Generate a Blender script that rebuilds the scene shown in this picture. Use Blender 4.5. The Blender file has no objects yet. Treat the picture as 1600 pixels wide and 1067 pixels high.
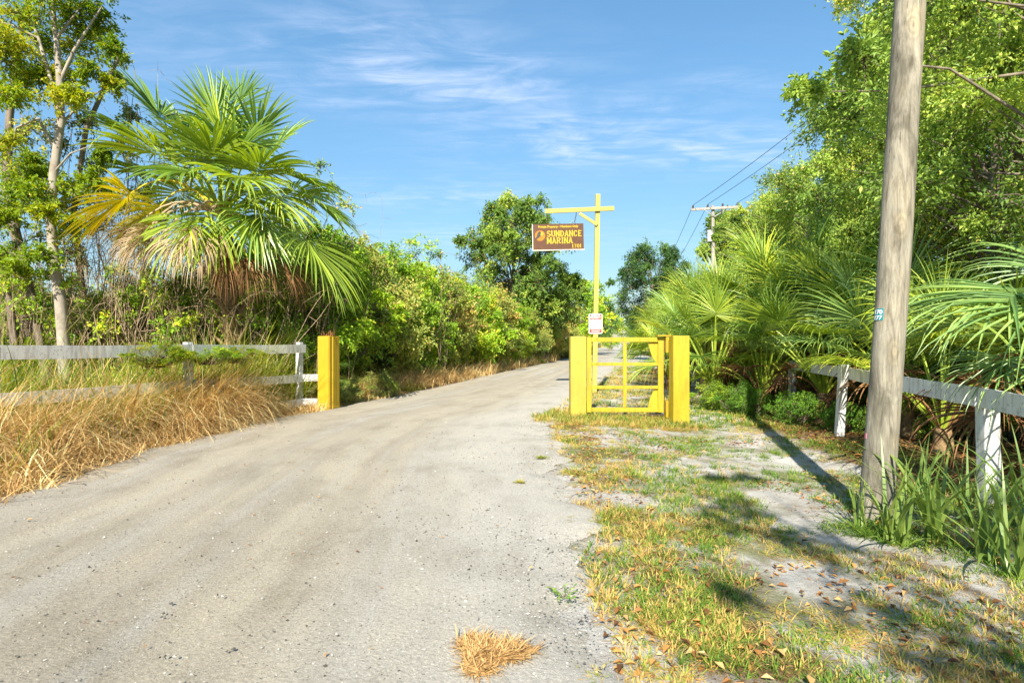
import bpy, bmesh, math, random
import numpy as np
from mathutils import Vector, Matrix, noise as mnoise

# ------------------------------------------------------------------ camera, sky, sun, exposure
scn = bpy.context.scene
C = scn.collection
R = math.radians
CAMH, FPX = 1.45, 888.9
cam_d = bpy.data.cameras.new('camera'); cam = bpy.data.objects.new('camera', cam_d); C.objects.link(cam)
cam.location = (0, 0, CAMH); cam.rotation_euler = (R(90), 0, 0)
cam_d.sensor_width = 36; cam_d.lens = 20; cam_d.clip_start = 0.05; cam_d.clip_end = 4000
cam_d.shift_y = 0.001
scn.camera = cam
scn.render.resolution_x, scn.render.resolution_y = 1024, 682

SUN_EL, SUN_AZ = R(38), math.atan2(-0.20, -0.98)      # the sun stands behind the camera, a little to its west
sun_dir = Vector((math.sin(SUN_AZ)*math.cos(SUN_EL), math.cos(SUN_AZ)*math.cos(SUN_EL), math.sin(SUN_EL)))
ld = bpy.data.lights.new('sun', 'SUN'); ld.energy = 4.4; ld.angle = R(0.53); ld.color = (1.0, 0.93, 0.80)
sun = bpy.data.objects.new('sun', ld); C.objects.link(sun)
sun.rotation_euler = (-sun_dir).to_track_quat('-Z', 'Y').to_euler()
sun.location = (-6, -30, 24)

W = bpy.data.worlds.new('World'); scn.world = W; W.use_nodes = True
def build_world():
    nt = W.node_tree; nt.nodes.clear(); N = nt.nodes.new; L = nt.links.new
    out = N('ShaderNodeOutputWorld'); bg = N('ShaderNodeBackground'); bg.inputs['Strength'].default_value = 0.100
    sky = N('ShaderNodeTexSky'); sky.sky_type = 'NISHITA'; sky.sun_disc = False
    sky.sun_elevation = SUN_EL; sky.sun_rotation = SUN_AZ % (2*math.pi)
    sky.air_density = 1.0; sky.dust_density = 0.35; sky.ozone_density = 2.0; sky.altitude = 10
    hsv = N('ShaderNodeHueSaturation'); hsv.inputs['Hue'].default_value = 0.489; hsv.inputs['Saturation'].default_value = 1.14; hsv.inputs['Value'].default_value = 1.0
    bw = N('ShaderNodeRGBToBW'); L(sky.outputs[0], bw.inputs[0])
    den = N('ShaderNodeMath'); den.operation = 'MULTIPLY_ADD'; L(bw.outputs[0], den.inputs[0]); den.inputs[1].default_value = 0.17; den.inputs[2].default_value = 0.72
    cmp_ = N('ShaderNodeVectorMath'); cmp_.operation = 'SCALE'; inv = N('ShaderNodeMath'); inv.operation = 'DIVIDE'; inv.inputs[0].default_value = 1.0; L(den.outputs[0], inv.inputs[1])
    L(sky.outputs[0], cmp_.inputs[0]); L(inv.outputs[0], cmp_.inputs['Scale'])
    L(cmp_.outputs[0], hsv.inputs['Color'])
    tc = N('ShaderNodeTexCoord'); sep = N('ShaderNodeSeparateXYZ'); L(tc.outputs['Generated'], sep.inputs[0])
    def m(op, a, b=None, clamp=False):
        n = N('ShaderNodeMath'); n.operation = op; n.use_clamp = clamp
        for i, v in enumerate((a, b)):
            if v is None: continue
            if isinstance(v, (int, float)): n.inputs[i].default_value = v
            else: L(v, n.inputs[i])
        return n.outputs[0]
    z = m('MAXIMUM', sep.outputs['Z'], 0.03)
    px, py = m('DIVIDE', sep.outputs['X'], z), m('DIVIDE', sep.outputs['Y'], z)
    comb = N('ShaderNodeCombineXYZ'); L(px, comb.inputs[0]); L(py, comb.inputs[1])
    def streak(scale, sx, sy, rot, det, lo, hi):
        mp = N('ShaderNodeMapping'); mp.inputs['Rotation'].default_value = (0, 0, R(rot)); mp.inputs['Scale'].default_value = (sx, sy, 1)
        L(comb.outputs[0], mp.inputs['Vector'])
        nz = N('ShaderNodeTexNoise'); nz.inputs['Scale'].default_value = scale; nz.inputs['Detail'].default_value = det
        nz.inputs['Roughness'].default_value = 0.62; nz.inputs['Distortion'].default_value = 0.7
        L(mp.outputs[0], nz.inputs['Vector'])
        r = N('ShaderNodeMapRange'); r.interpolation_type = 'SMOOTHSTEP'
        r.inputs['From Min'].default_value = lo; r.inputs['From Max'].default_value = hi
        L(nz.outputs['Fac'], r.inputs['Value']); return r.outputs[0]
    # cirrus bank positions on the flat cloud layer: (x, y, half width, half depth, rotation)
    masks = None
    for (cx, cy, rx, ry, rot, amp) in [(-0.52, 2.1, 0.42, 0.36, -25, 1.0), (-0.12, 2.25, 0.38, 0.32, -20, .9), (0.30, 2.8, 0.58, 0.42, -15, 1.0), (0.95, 3.0, 0.62, 0.36, -10, .95),
                                       (-0.5, 3.9, 0.9, 0.4, 0, .6), (0.95, 2.2, 0.35, 0.12, 5, .45), (-1.3, 1.9, 0.7, 0.5, 20, .3), (-0.1, 5.5, 2.2, .7, 0, .45)]:
        dx, dy = m('SUBTRACT', px, cx), m('SUBTRACT', py, cy)
        c, s = math.cos(R(rot)), math.sin(R(rot))
        u = m('ADD', m('MULTIPLY', dx, c/rx), m('MULTIPLY', dy, s/rx)); v = m('ADD', m('MULTIPLY', dx, -s/ry), m('MULTIPLY', dy, c/ry))
        d2 = m('ADD', m('MULTIPLY', u, u), m('MULTIPLY', v, v))
        g = m('MULTIPLY', m('POWER', 2.718, m('MULTIPLY', d2, -1.0)), amp)
        masks = g if masks is None else m('MAXIMUM', masks, g)
    wisps = m('MULTIPLY', streak(2.6, 1.0, 3.0, 28, 10, 0.30, 0.74), streak(1.9, 1, 1, 0, 6, 0.28, 0.60))
    fac = m('ADD', m('MULTIPLY', masks, m('MULTIPLY', wisps, 0.74)), m('MULTIPLY', streak(1.1, 1, 2.5, 20, 7, .5, .8), 0.05), True)
    mx = N('ShaderNodeMix'); mx.data_type = 'RGBA'; L(fac, mx.inputs['Factor']); L(hsv.outputs[0], mx.inputs['A'])
    mx.inputs['B'].default_value = (4.0, 4.45, 5.6, 1)
    L(mx.outputs['Result'], bg.inputs['Color']); L(bg.outputs[0], out.inputs[0])
build_world()
scn.view_settings.view_transform = 'Standard'; scn.view_settings.look = 'None'
scn.view_settings.exposure = 1.25; scn.view_settings.gamma = 1.0; scn.view_settings.use_curve_mapping = False
cy = scn.cycles
cy.max_bounces = 7; cy.diffuse_bounces = 5; cy.glossy_bounces = 2; cy.transmission_bounces = 4; cy.transparent_max_bounces = 4
cy.use_denoising = True; cy.sample_clamp_indirect = 6; cy.caustics_reflective = False; cy.caustics_refractive = False
try: cy.denoiser = 'OPENIMAGEDENOISE'
except Exception: pass

def at(px, py, d):                       # a pixel of the 1600 px photograph at depth d -> the place it stands
    return Vector(((px-800)/FPX*d, d, CAMH-(py-535)/FPX*d))

# ------------------------------------------------------------------ materials
def nodes(name):
    mt = bpy.data.materials.new(name); mt.use_nodes = True
    nt = mt.node_tree; nt.nodes.clear()
    return mt, nt, nt.nodes.new, nt.links.new
def ramp(N, stops, interp='LINEAR'):
    r = N('ShaderNodeValToRGB'); e = r.color_ramp.elements; r.color_ramp.interpolation = interp
    while len(e) < len(stops): e.new(0.5)
    for i, (p, c) in enumerate(stops): e[i].position = p; e[i].color = (*c, 1)
    return r
def leaf_mat(name, stops, trans=0.35, rough=0.5, rnd=0.25, spec=0.3, hue=0.02, gain=2.1):
    """stops colour the 'tint' each leaf or blade carries; every object shifts a little"""
    mt, nt, N, L = nodes(name)
    at_ = N('ShaderNodeAttribute'); at_.attribute_name = 'tint'
    oi = N('ShaderNodeObjectInfo')
    mr = N('ShaderNodeMapRange'); mr.inputs['To Min'].default_value = -rnd*0.5; mr.inputs['To Max'].default_value = rnd*0.5
    L(oi.outputs['Random'], mr.inputs['Value'])
    ad = N('ShaderNodeMath'); ad.use_clamp = True; L(at_.outputs['Fac'], ad.inputs[0]); L(mr.outputs[0], ad.inputs[1])
    stops = [(q, tuple(min(.85, v*gain) for v in c)) for q, c in stops]
    cr = ramp(N, stops); L(ad.outputs[0], cr.inputs[0])
    p = N('ShaderNodeBsdfPrincipled'); p.inputs['Roughness'].default_value = rough; p.inputs['Specular IOR Level'].default_value = spec
    t = N('ShaderNodeBsdfTranslucent'); mx = N('ShaderNodeMixShader'); mx.inputs[0].default_value = trans
    hs = N('ShaderNodeHueSaturation'); hs.inputs['Saturation'].default_value = 1.1; hs.inputs['Value'].default_value = 1.25; hs.inputs['Hue'].default_value = 0.5-hue
    L(cr.outputs[0], hs.inputs['Color'])
    L(cr.outputs[0], p.inputs['Base Color']); L(hs.outputs[0], t.inputs['Color'])
    L(p.outputs[0], mx.inputs[1]); L(t.outputs[0], mx.inputs[2])
    o = N('ShaderNodeOutputMaterial'); L(mx.outputs[0], o.inputs[0]); return mt
def plain(name, col, rough=0.6, var=0.15, scale=6, bump=0.15, stretch=(1, 1, 1), spec=0.3, col2=None, metal=0):
    mt, nt, N, L = nodes(name)
    tc = N('ShaderNodeTexCoord'); mp = N('ShaderNodeMapping'); mp.inputs['Scale'].default_value = stretch; L(tc.outputs['Object'], mp.inputs[0])
    nz = N('ShaderNodeTexNoise'); nz.inputs['Scale'].default_value = scale; nz.inputs['Detail'].default_value = 6; nz.inputs['Roughness'].default_value = .65; L(mp.outputs[0], nz.inputs['Vector'])
    c2 = col2 or tuple(max(0, c*(1-2*var)) for c in col); c1 = col if col2 else tuple(min(1, c*(1+var)) for c in col)
    cr = ramp(N, [(0.3, c2), (0.62, c1)]); L(nz.outputs['Fac'], cr.inputs[0])
    p = N('ShaderNodeBsdfPrincipled'); p.inputs['Roughness'].default_value = rough; p.inputs['Specular IOR Level'].default_value = spec; p.inputs['Metallic'].default_value = metal
    L(cr.outputs[0], p.inputs['Base Color'])
    if bump:
        b = N('ShaderNodeBump'); b.inputs['Strength'].default_value = bump; b.inputs['Distance'].default_value = 0.02; L(nz.outputs['Fac'], b.inputs['Height']); L(b.outputs[0], p.inputs['Normal'])
    o = N('ShaderNodeOutputMaterial'); L(p.outputs[0], o.inputs[0]); return mt
def painted(name, col, dirt, amount=0.5, rough=0.55):
    """old paint: blotchy fading, vertical runs, chips and grime specks"""
    mt, nt, N, L = nodes(name)
    tc = N('ShaderNodeTexCoord'); oi = N('ShaderNodeObjectInfo')
    ofs = N('ShaderNodeVectorMath'); ofs.operation = 'SCALE'; L(oi.outputs['Location'], ofs.inputs[0]); ofs.inputs['Scale'].default_value = 1.37
    va = N('ShaderNodeVectorMath'); va.operation = 'ADD'; L(tc.outputs['Object'], va.inputs[0]); L(ofs.outputs[0], va.inputs[1])
    def nz(scale, st, det=6):
        mp = N('ShaderNodeMapping'); mp.inputs['Scale'].default_value = st; L(va.outputs[0], mp.inputs[0])
        n = N('ShaderNodeTexNoise'); n.inputs['Scale'].default_value = scale; n.inputs['Detail'].default_value = det; n.inputs['Roughness'].default_value = .65
        L(mp.outputs[0], n.inputs['Vector']); return n.outputs['Fac']
    fade = ramp(N, [(0.35, tuple(c*0.86 for c in col)), (0.68, tuple(min(.9, c*1.06+0.01) for c in col))]); L(nz(2.2, (1, 1, .6)), fade.inputs[0])
    runs = N('ShaderNodeMapRange'); runs.inputs['From Min'].default_value = 0.47; runs.inputs['From Max'].default_value = 0.74; runs.inputs['To Max'].default_value = amount; L(nz(9, (1.6, 1.6, .22)), runs.inputs['Value'])
    chips = N('ShaderNodeMapRange'); chips.inputs['From Min'].default_value = 0.60; chips.inputs['From Max'].default_value = 0.66; chips.inputs['To Max'].default_value = amount; L(nz(38, (1, 1, .7), 3), chips.inputs['Value'])
    mxm = N('ShaderNodeMath'); mxm.operation = 'MAXIMUM'; L(runs.outputs[0], mxm.inputs[0]); L(chips.outputs[0], mxm.inputs[1])
    mx = N('ShaderNodeMix'); mx.data_type = 'RGBA'; L(mxm.outputs[0], mx.inputs['Factor']); L(fade.outputs[0], mx.inputs['A']); mx.inputs['B'].default_value = (*dirt, 1)
    p = N('ShaderNodeBsdfPrincipled'); p.inputs['Roughness'].default_value = rough; L(mx.outputs['Result'], p.inputs['Base Color'])
    b = N('ShaderNodeBump'); b.inputs['Strength'].default_value = 0.25; b.inputs['Distance'].default_value = 0.006; L(nz(26, (1.5, 1.5, .12)), b.inputs['Height']); L(b.outputs[0], p.inputs['Normal'])
    o = N('ShaderNodeOutputMaterial'); L(p.outputs[0], o.inputs[0]); return mt

M = {}
M['yellow'] = painted('yellow_paint', (0.46, 0.355, 0.010), (0.20, 0.12, 0.02), 0.55)
M['yellow_deep'] = painted('yellow_paint_deep', (0.47, 0.318, 0.006), (0.32, 0.17, 0.02), 0.35)
M['yellow_faded'] = painted('yellow_paint_faded', (0.47, 0.365, 0.040), (0.26, 0.17, 0.05), 0.40)
M['yellow_pale'] = painted('yellow_paint_pale', (0.50, 0.41, 0.075), (0.45, 0.36, 0.12), 0.30)
M['white'] = painted('white_paint', (0.76, 0.75, 0.73), (0.22, 0.21, 0.15), 0.8)
M['sign_brown'] = plain('sign_brown', (0.105, 0.045, 0.020), .5, .08, 8, .05)
M['sign_yellow'] = plain('sign_lettering_yellow', (0.52, 0.37, 0.02), .5, .05, 8, 0)
M['sign_trim'] = plain('sign_trim', (0.74, 0.70, 0.58), .5, .1, 8, 0)
M['orange'] = plain('emblem_orange', (0.55, 0.17, 0.008), .5, .05, 8, 0)
M['charcoal'] = plain('emblem_charcoal', (0.05, 0.05, 0.05), .5, .05, 8, 0)
M['red'] = plain('notice_red', (0.58, 0.05, 0.035), .45, .06, 20, 0)
M['notice_white'] = plain('notice_white', (0.80, 0.79, 0.77), .45, .03, 20, 0)
M['ink'] = plain('notice_ink', (0.28, 0.27, 0.27), .5, .05, 20, 0)
M['iron'] = plain('rusty_iron', (0.10, 0.065, 0.05), .6, .3, 30, .1)
M['steel'] = plain('galvanised_steel', (0.42, 0.43, 0.44), .45, .1, 20, 0)
M['wire'] = plain('cable', (0.07, 0.09, 0.12), .5, .05, 5, 0)
M['tank'] = plain('transformer_paint', (0.60, 0.61, 0.62), .4, .06, 8, 0)
M['porcelain'] = plain('brown_porcelain', (0.08, 0.06, 0.06), .25, .1, 8, 0)
M['grey_wood'] = plain('weathered_grey_wood', (0.36, 0.33, 0.29), .8, .15, 7, .25, (1, 1, .15))
M['teal'] = plain('teal_tag', (0.015, 0.25, 0.29), .4, .05, 20, 0)
M['pink'] = plain('pink_marker_paint', (0.75, 0.22, 0.32), .6, .1, 20, 0)
M['bark'] = plain('brown_bark', (0.20, 0.165, 0.125), .9, .3, 9, .6, (1, 1, .35))
M['bark_pale'] = plain('pale_bark', (0.40, 0.36, 0.30), .85, .2, 7, .35, (1, 1, .6), col2=(0.24, 0.20, 0.15))
M['vine_stem'] = plain('dry_vine_stem', (0.33, 0.245, 0.155), .9, .35, 8, 0)
M['twig'] = plain('dry_twig', (0.17, 0.13, 0.09), .9, .3, 8, 0)
M['palm_bark'] = plain('palm_trunk', (0.26, 0.17, 0.085), .9, .35, 14, .6)
# foliage
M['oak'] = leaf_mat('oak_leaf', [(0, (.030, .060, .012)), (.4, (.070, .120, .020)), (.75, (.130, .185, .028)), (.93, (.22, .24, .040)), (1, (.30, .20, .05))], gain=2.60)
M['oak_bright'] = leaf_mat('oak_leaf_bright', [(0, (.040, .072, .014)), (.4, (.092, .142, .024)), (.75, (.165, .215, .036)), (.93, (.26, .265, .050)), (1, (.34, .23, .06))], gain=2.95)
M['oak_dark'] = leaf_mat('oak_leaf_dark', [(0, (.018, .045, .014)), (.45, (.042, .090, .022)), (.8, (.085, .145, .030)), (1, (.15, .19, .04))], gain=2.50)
M['vine'] = leaf_mat('vine_leaf', [(0, (.055, .10, .012)), (.4, (.12, .20, .018)), (.75, (.21, .285, .022)), (.92, (.34, .32, .03)), (1, (.34, .20, .05))], gain=2.50)
M['olive'] = leaf_mat('olive_leaf', [(0, (.055, .075, .018)), (.4, (.12, .155, .030)), (.75, (.20, .215, .045)), (.9, (.28, .22, .07)), (1, (.30, .18, .07))], gain=2.60)
M['lime'] = leaf_mat('young_leaf', [(0, (.09, .17, .012)), (.5, (.22, .33, .018)), (.85, (.38, .42, .025)), (1, (.50, .40, .03))], trans=.45, gain=1.20)
M['weed'] = leaf_mat('weed_leaf', [(0, (.04, .10, .012)), (.5, (.10, .20, .018)), (1, (.20, .29, .03))])
M['frond'] = leaf_mat('palm_frond', [(0, (.050, .095, .018)), (.4, (.105, .175, .030)), (.75, (.20, .265, .045)), (1, (.34, .36, .07))], trans=.28, rough=.38, spec=.5, rnd=.3, hue=.01, gain=2.05)
M['frond_lime'] = leaf_mat('palm_frond_lime', [(0, (.09, .14, .018)), (.4, (.20, .27, .03)), (.75, (.33, .38, .04)), (1, (.46, .42, .06))], trans=.32, rough=.4, spec=.45, rnd=.3, hue=.01, gain=1.70)
M['frond_blue'] = leaf_mat('palm_frond_blue', [(0, (.06, .12, .035)), (.4, (.13, .22, .060)), (.75, (.23, .32, .08)), (1, (.42, .40, .07))], trans=.26, rough=.36, spec=.5, rnd=.25, hue=.01, gain=1.65)
M['frond_yellow'] = leaf_mat('palm_frond_yellow', [(0, (.28, .28, .03)), (.5, (.50, .44, .03)), (1, (.62, .42, .03))], trans=.3, rough=.45, rnd=.2, hue=0, gain=1.40)
M['frond_dead'] = leaf_mat('palm_frond_dead', [(0, (.23, .155, .08)), (.5, (.46, .355, .22)), (1, (.62, .52, .37))], trans=.2, rough=.75, rnd=.3, spec=.15, hue=0, gain=1.25)
M['frond_rust'] = leaf_mat('palm_frond_rust', [(0, (.10, .05, .025)), (.5, (.22, .115, .05)), (1, (.34, .20, .10))], trans=.15, rough=.8, rnd=.3, spec=.1, hue=0, gain=1.30)
M['straw'] = leaf_mat('dry_grass_blade', [(0, (.17, .10, .04)), (.3, (.37, .235, .095)), (.7, (.54, .385, .17)), (1, (.68, .56, .30))], trans=.25, rough=.7, spec=.2, hue=0, gain=1.60)
M['grass'] = leaf_mat('green_grass_blade', [(0, (.07, .13, .014)), (.35, (.16, .25, .022)), (.6, (.30, .34, .03)), (.8, (.48, .40, .08)), (1, (.56, .40, .15))], trans=.3, rough=.55, hue=.01, gain=1.30)
M['turf'] = leaf_mat('turf_blade', [(0, (.045, .105, .014)), (.35, (.11, .20, .022)), (.6, (.22, .29, .035)), (.8, (.40, .33, .085)), (1, (.46, .29, .10))], trans=.3, rough=.6, hue=.01, gain=1.35)
M['strap'] = leaf_mat('strap_leaf', [(0, (.075, .15, .03)), (.5, (.17, .27, .055)), (.85, (.30, .36, .07)), (1, (.48, .42, .10))], trans=.3, rough=.4, spec=.5, hue=.01, gain=1.02)
M['litter'] = leaf_mat('fallen_leaf', [(0, (.10, .05, .025)), (.4, (.32, .15, .05)), (.75, (.50, .27, .08)), (1, (.62, .46, .22))], trans=.1, rough=.7, spec=.2, hue=0, gain=1.00)
M['stone'] = leaf_mat('pebble', [(0, (.05, .045, .04)), (.35, (.16, .15, .13)), (.6, (.38, .36, .32)), (1, (.74, .72, .68))], trans=0, rough=.8, rnd=0, spec=.2, hue=0, gain=0.90)

def ground_material():
    mt, nt, N, L = nodes('sandy_ground')
    g = N('ShaderNodeNewGeometry'); a = N('ShaderNodeAttribute'); a.attribute_name = 'litter'
    def nz(s, det=8, rough=.62, st=(1, 1, 1)):
        mp = N('ShaderNodeMapping'); mp.inputs['Scale'].default_value = st; L(g.outputs['Position'], mp.inputs[0])
        n = N('ShaderNodeTexNoise'); n.inputs['Scale'].default_value = s; n.inputs['Detail'].default_value = det; n.inputs['Roughness'].default_value = rough
        L(mp.outputs[0], n.inputs['Vector']); return n.outputs['Fac']
    sand = ramp(N, [(.30, (0.31, 0.285, 0.25)), (.5, (0.48, 0.455, 0.41)), (.68, (0.60, 0.58, 0.54))]); L(nz(3.1), sand.inputs[0])
    lit = ramp(N, [(.30, (0.072, 0.044, 0.022)), (.5, (0.200, 0.124, 0.056)), (.66, (0.320, 0.224, 0.104))]); L(nz(24, 5, .75), lit.inputs[0])
    grn = ramp(N, [(.3, (.09, .12, .025)), (.6, (.21, .21, .06))]); L(nz(17, 5, .7), grn.inputs[0])
    s1 = N('ShaderNodeMath'); s1.operation = 'MULTIPLY_ADD'; L(nz(1.15, 10, .68), s1.inputs[0]); s1.inputs[1].default_value = 1.0; 
    sc = N('ShaderNodeMath'); sc.operation = 'MULTIPLY_ADD'; L(a.outputs['Fac'], sc.inputs[0]); sc.inputs[1].default_value = .40; sc.inputs[2].default_value = -0.13; L(sc.outputs[0], s1.inputs[2])
    m1 = N('ShaderNodeMapRange'); m1.interpolation_type = 'SMOOTHSTEP'; m1.inputs['From Min'].default_value = .44; m1.inputs['From Max'].default_value = .60; L(s1.outputs[0], m1.inputs['Value'])
    m2 = N('ShaderNodeMapRange'); m2.interpolation_type = 'SMOOTHSTEP'; m2.inputs['From Min'].default_value = .48; m2.inputs['From Max'].default_value = .62; m2.inputs['To Max'].default_value = .7; L(nz(.8, 9, .66, (1, .9, 1)), m2.inputs['Value'])
    x1 = N('ShaderNodeMix'); x1.data_type = 'RGBA'; L(m1.outputs[0], x1.inputs['Factor']); L(sand.outputs[0], x1.inputs['A']); L(lit.outputs[0], x1.inputs['B'])
    x2 = N('ShaderNodeMix'); x2.data_type = 'RGBA'; L(m2.outputs[0], x2.inputs['Factor']); L(x1.outputs['Result'], x2.inputs['A']); L(grn.outputs[0], x2.inputs['B'])
    sp = ramp(N, [(.28, (.42, .38, .34)), (.40, (1, 1, 1)), (.66, (1, 1, 1)), (.74, (1.22, 1.2, 1.18))]); L(nz(75, 3, .8), sp.inputs[0])
    mu = N('ShaderNodeMix'); mu.data_type = 'RGBA'; mu.blend_type = 'MULTIPLY'; mu.inputs['Factor'].default_value = .8; L(x2.outputs['Result'], mu.inputs['A']); L(sp.outputs[0], mu.inputs['B'])
    p = N('ShaderNodeBsdfPrincipled'); p.inputs['Roughness'].default_value = .95; p.inputs['Specular IOR Level'].default_value = .1; L(mu.outputs['Result'], p.inputs['Base Color'])
    b = N('ShaderNodeBump'); b.inputs['Strength'].default_value = .9; b.inputs['Distance'].default_value = .035; L(nz(26, 8, .75), b.inputs['Height']); L(b.outputs[0], p.inputs['Normal'])
    o = N('ShaderNodeOutputMaterial'); L(p.outputs[0], o.inputs[0]); return mt
def road_material():
    mt, nt, N, L = nodes('shell_gravel')
    uv = N('ShaderNodeUVMap'); uv.uv_map = 'UVMap'
    def nz(s, det=7, rough=.62, st=(1, 1, 1)):
        mp = N('ShaderNodeMapping'); mp.inputs['Scale'].default_value = st; L(uv.outputs[0], mp.inputs[0])
        n = N('ShaderNodeTexNoise'); n.inputs['Scale'].default_value = s; n.inputs['Detail'].default_value = det; n.inputs['Roughness'].default_value = rough
        L(mp.outputs[0], n.inputs['Vector']); return n.outputs['Fac']
    lanes = ramp(N, [(.34, (0.415, 0.397, 0.364)), (.46, (0.352, 0.314, 0.254)), (.55, (0.405, 0.362, 0.288)), (.68, (0.405, 0.385, 0.348))]); L(nz(1.15, 6, .55, (1, .045, 1)), lanes.inputs[0])
    # the packed centre is buff, the right shoulder loose pale shell
    sx = N('ShaderNodeSeparateXYZ'); L(uv.outputs[0], sx.inputs[0])
    ad = N('ShaderNodeMath'); ad.operation = 'MULTIPLY_ADD'; L(nz(.9, 7, .65, (1, .5, 1)), ad.inputs[0]); ad.inputs[1].default_value = 1.6; L(sx.outputs['X'], ad.inputs[2])
    sh = N('ShaderNodeMapRange'); sh.interpolation_type = 'SMOOTHSTEP'; sh.inputs['From Min'].default_value = 4.0; sh.inputs['From Max'].default_value = 5.5; L(ad.outputs[0], sh.inputs['Value'])
    m0 = N('ShaderNodeMix'); m0.data_type = 'RGBA'; L(sh.outputs[0], m0.inputs['Factor']); L(lanes.outputs[0], m0.inputs['A']); m0.inputs['B'].default_value = (.45, .425, .38, 1)
    blot = ramp(N, [(.28, (.74, .72, .68)), (.5, (1, 1, 1)), (.72, (1.12, 1.1, 1.06))]); L(nz(1.6, 9, .7, (1, .55, 1)), blot.inputs[0])
    m1 = N('ShaderNodeMix'); m1.data_type = 'RGBA'; m1.blend_type = 'MULTIPLY'; m1.inputs['Factor'].default_value = 1; L(m0.outputs['Result'], m1.inputs['A']); L(blot.outputs[0], m1.inputs['B'])
    gr = ramp(N, [(.30, (.36, .34, .31)), (.42, (.90, .89, .87)), (.58, (1.04, 1.04, 1.02)), (.68, (1.55, 1.52, 1.46))]); L(nz(60, 3, .85), gr.inputs[0])
    m2 = N('ShaderNodeMix'); m2.data_type = 'RGBA'; m2.blend_type = 'MULTIPLY'; m2.inputs['Factor'].default_value = .85; L(m1.outputs['Result'], m2.inputs['A']); L(gr.outputs[0], m2.inputs['B'])
    g2 = ramp(N, [(.32, (.72, .70, .67)), (.46, (.98, .98, .97)), (.58, (1.03, 1.03, 1.02)), (.70, (1.22, 1.21, 1.18))]); L(nz(26, 4, .8), g2.inputs[0])
    m2b = N('ShaderNodeMix'); m2b.data_type = 'RGBA'; m2b.blend_type = 'MULTIPLY'; m2b.inputs['Factor'].default_value = .8; L(m2.outputs['Result'], m2b.inputs['A']); L(g2.outputs[0], m2b.inputs['B']); m2 = m2b
    vo = N('ShaderNodeTexVoronoi'); vo.inputs['Scale'].default_value = 5.0; L(uv.outputs[0], vo.inputs['Vector'])
    dk = N('ShaderNodeMapRange'); dk.inputs['From Min'].default_value = .02; dk.inputs['From Max'].default_value = .11; dk.inputs['To Min'].default_value = .55; dk.inputs['To Max'].default_value = 0; L(vo.outputs['Distance'], dk.inputs['Value'])
    gate = N('ShaderNodeMath'); gate.operation = 'GREATER_THAN'; gate.inputs[1].default_value = .55; L(nz(1.3, 4), gate.inputs[0])
    dg = N('ShaderNodeMath'); dg.operation = 'MULTIPLY'; L(dk.outputs[0], dg.inputs[0]); L(gate.outputs[0], dg.inputs[1])
    m3 = N('ShaderNodeMix'); m3.data_type = 'RGBA'; L(dg.outputs[0], m3.inputs['Factor']); L(m2.outputs['Result'], m3.inputs['A']); m3.inputs['B'].default_value = (.13, .12, .10, 1)
    p = N('ShaderNodeBsdfPrincipled'); p.inputs['Roughness'].default_value = .92; p.inputs['Specular IOR Level'].default_value = .12; L(m3.outputs['Result'], p.inputs['Base Color'])
    b = N('ShaderNodeBump'); b.inputs['Strength'].default_value = .8; b.inputs['Distance'].default_value = .018; L(nz(48, 6, .8), b.inputs['Height']); L(b.outputs[0], p.inputs['Normal'])
    o = N('ShaderNodeOutputMaterial'); L(p.outputs[0], o.inputs[0]); return mt
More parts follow.
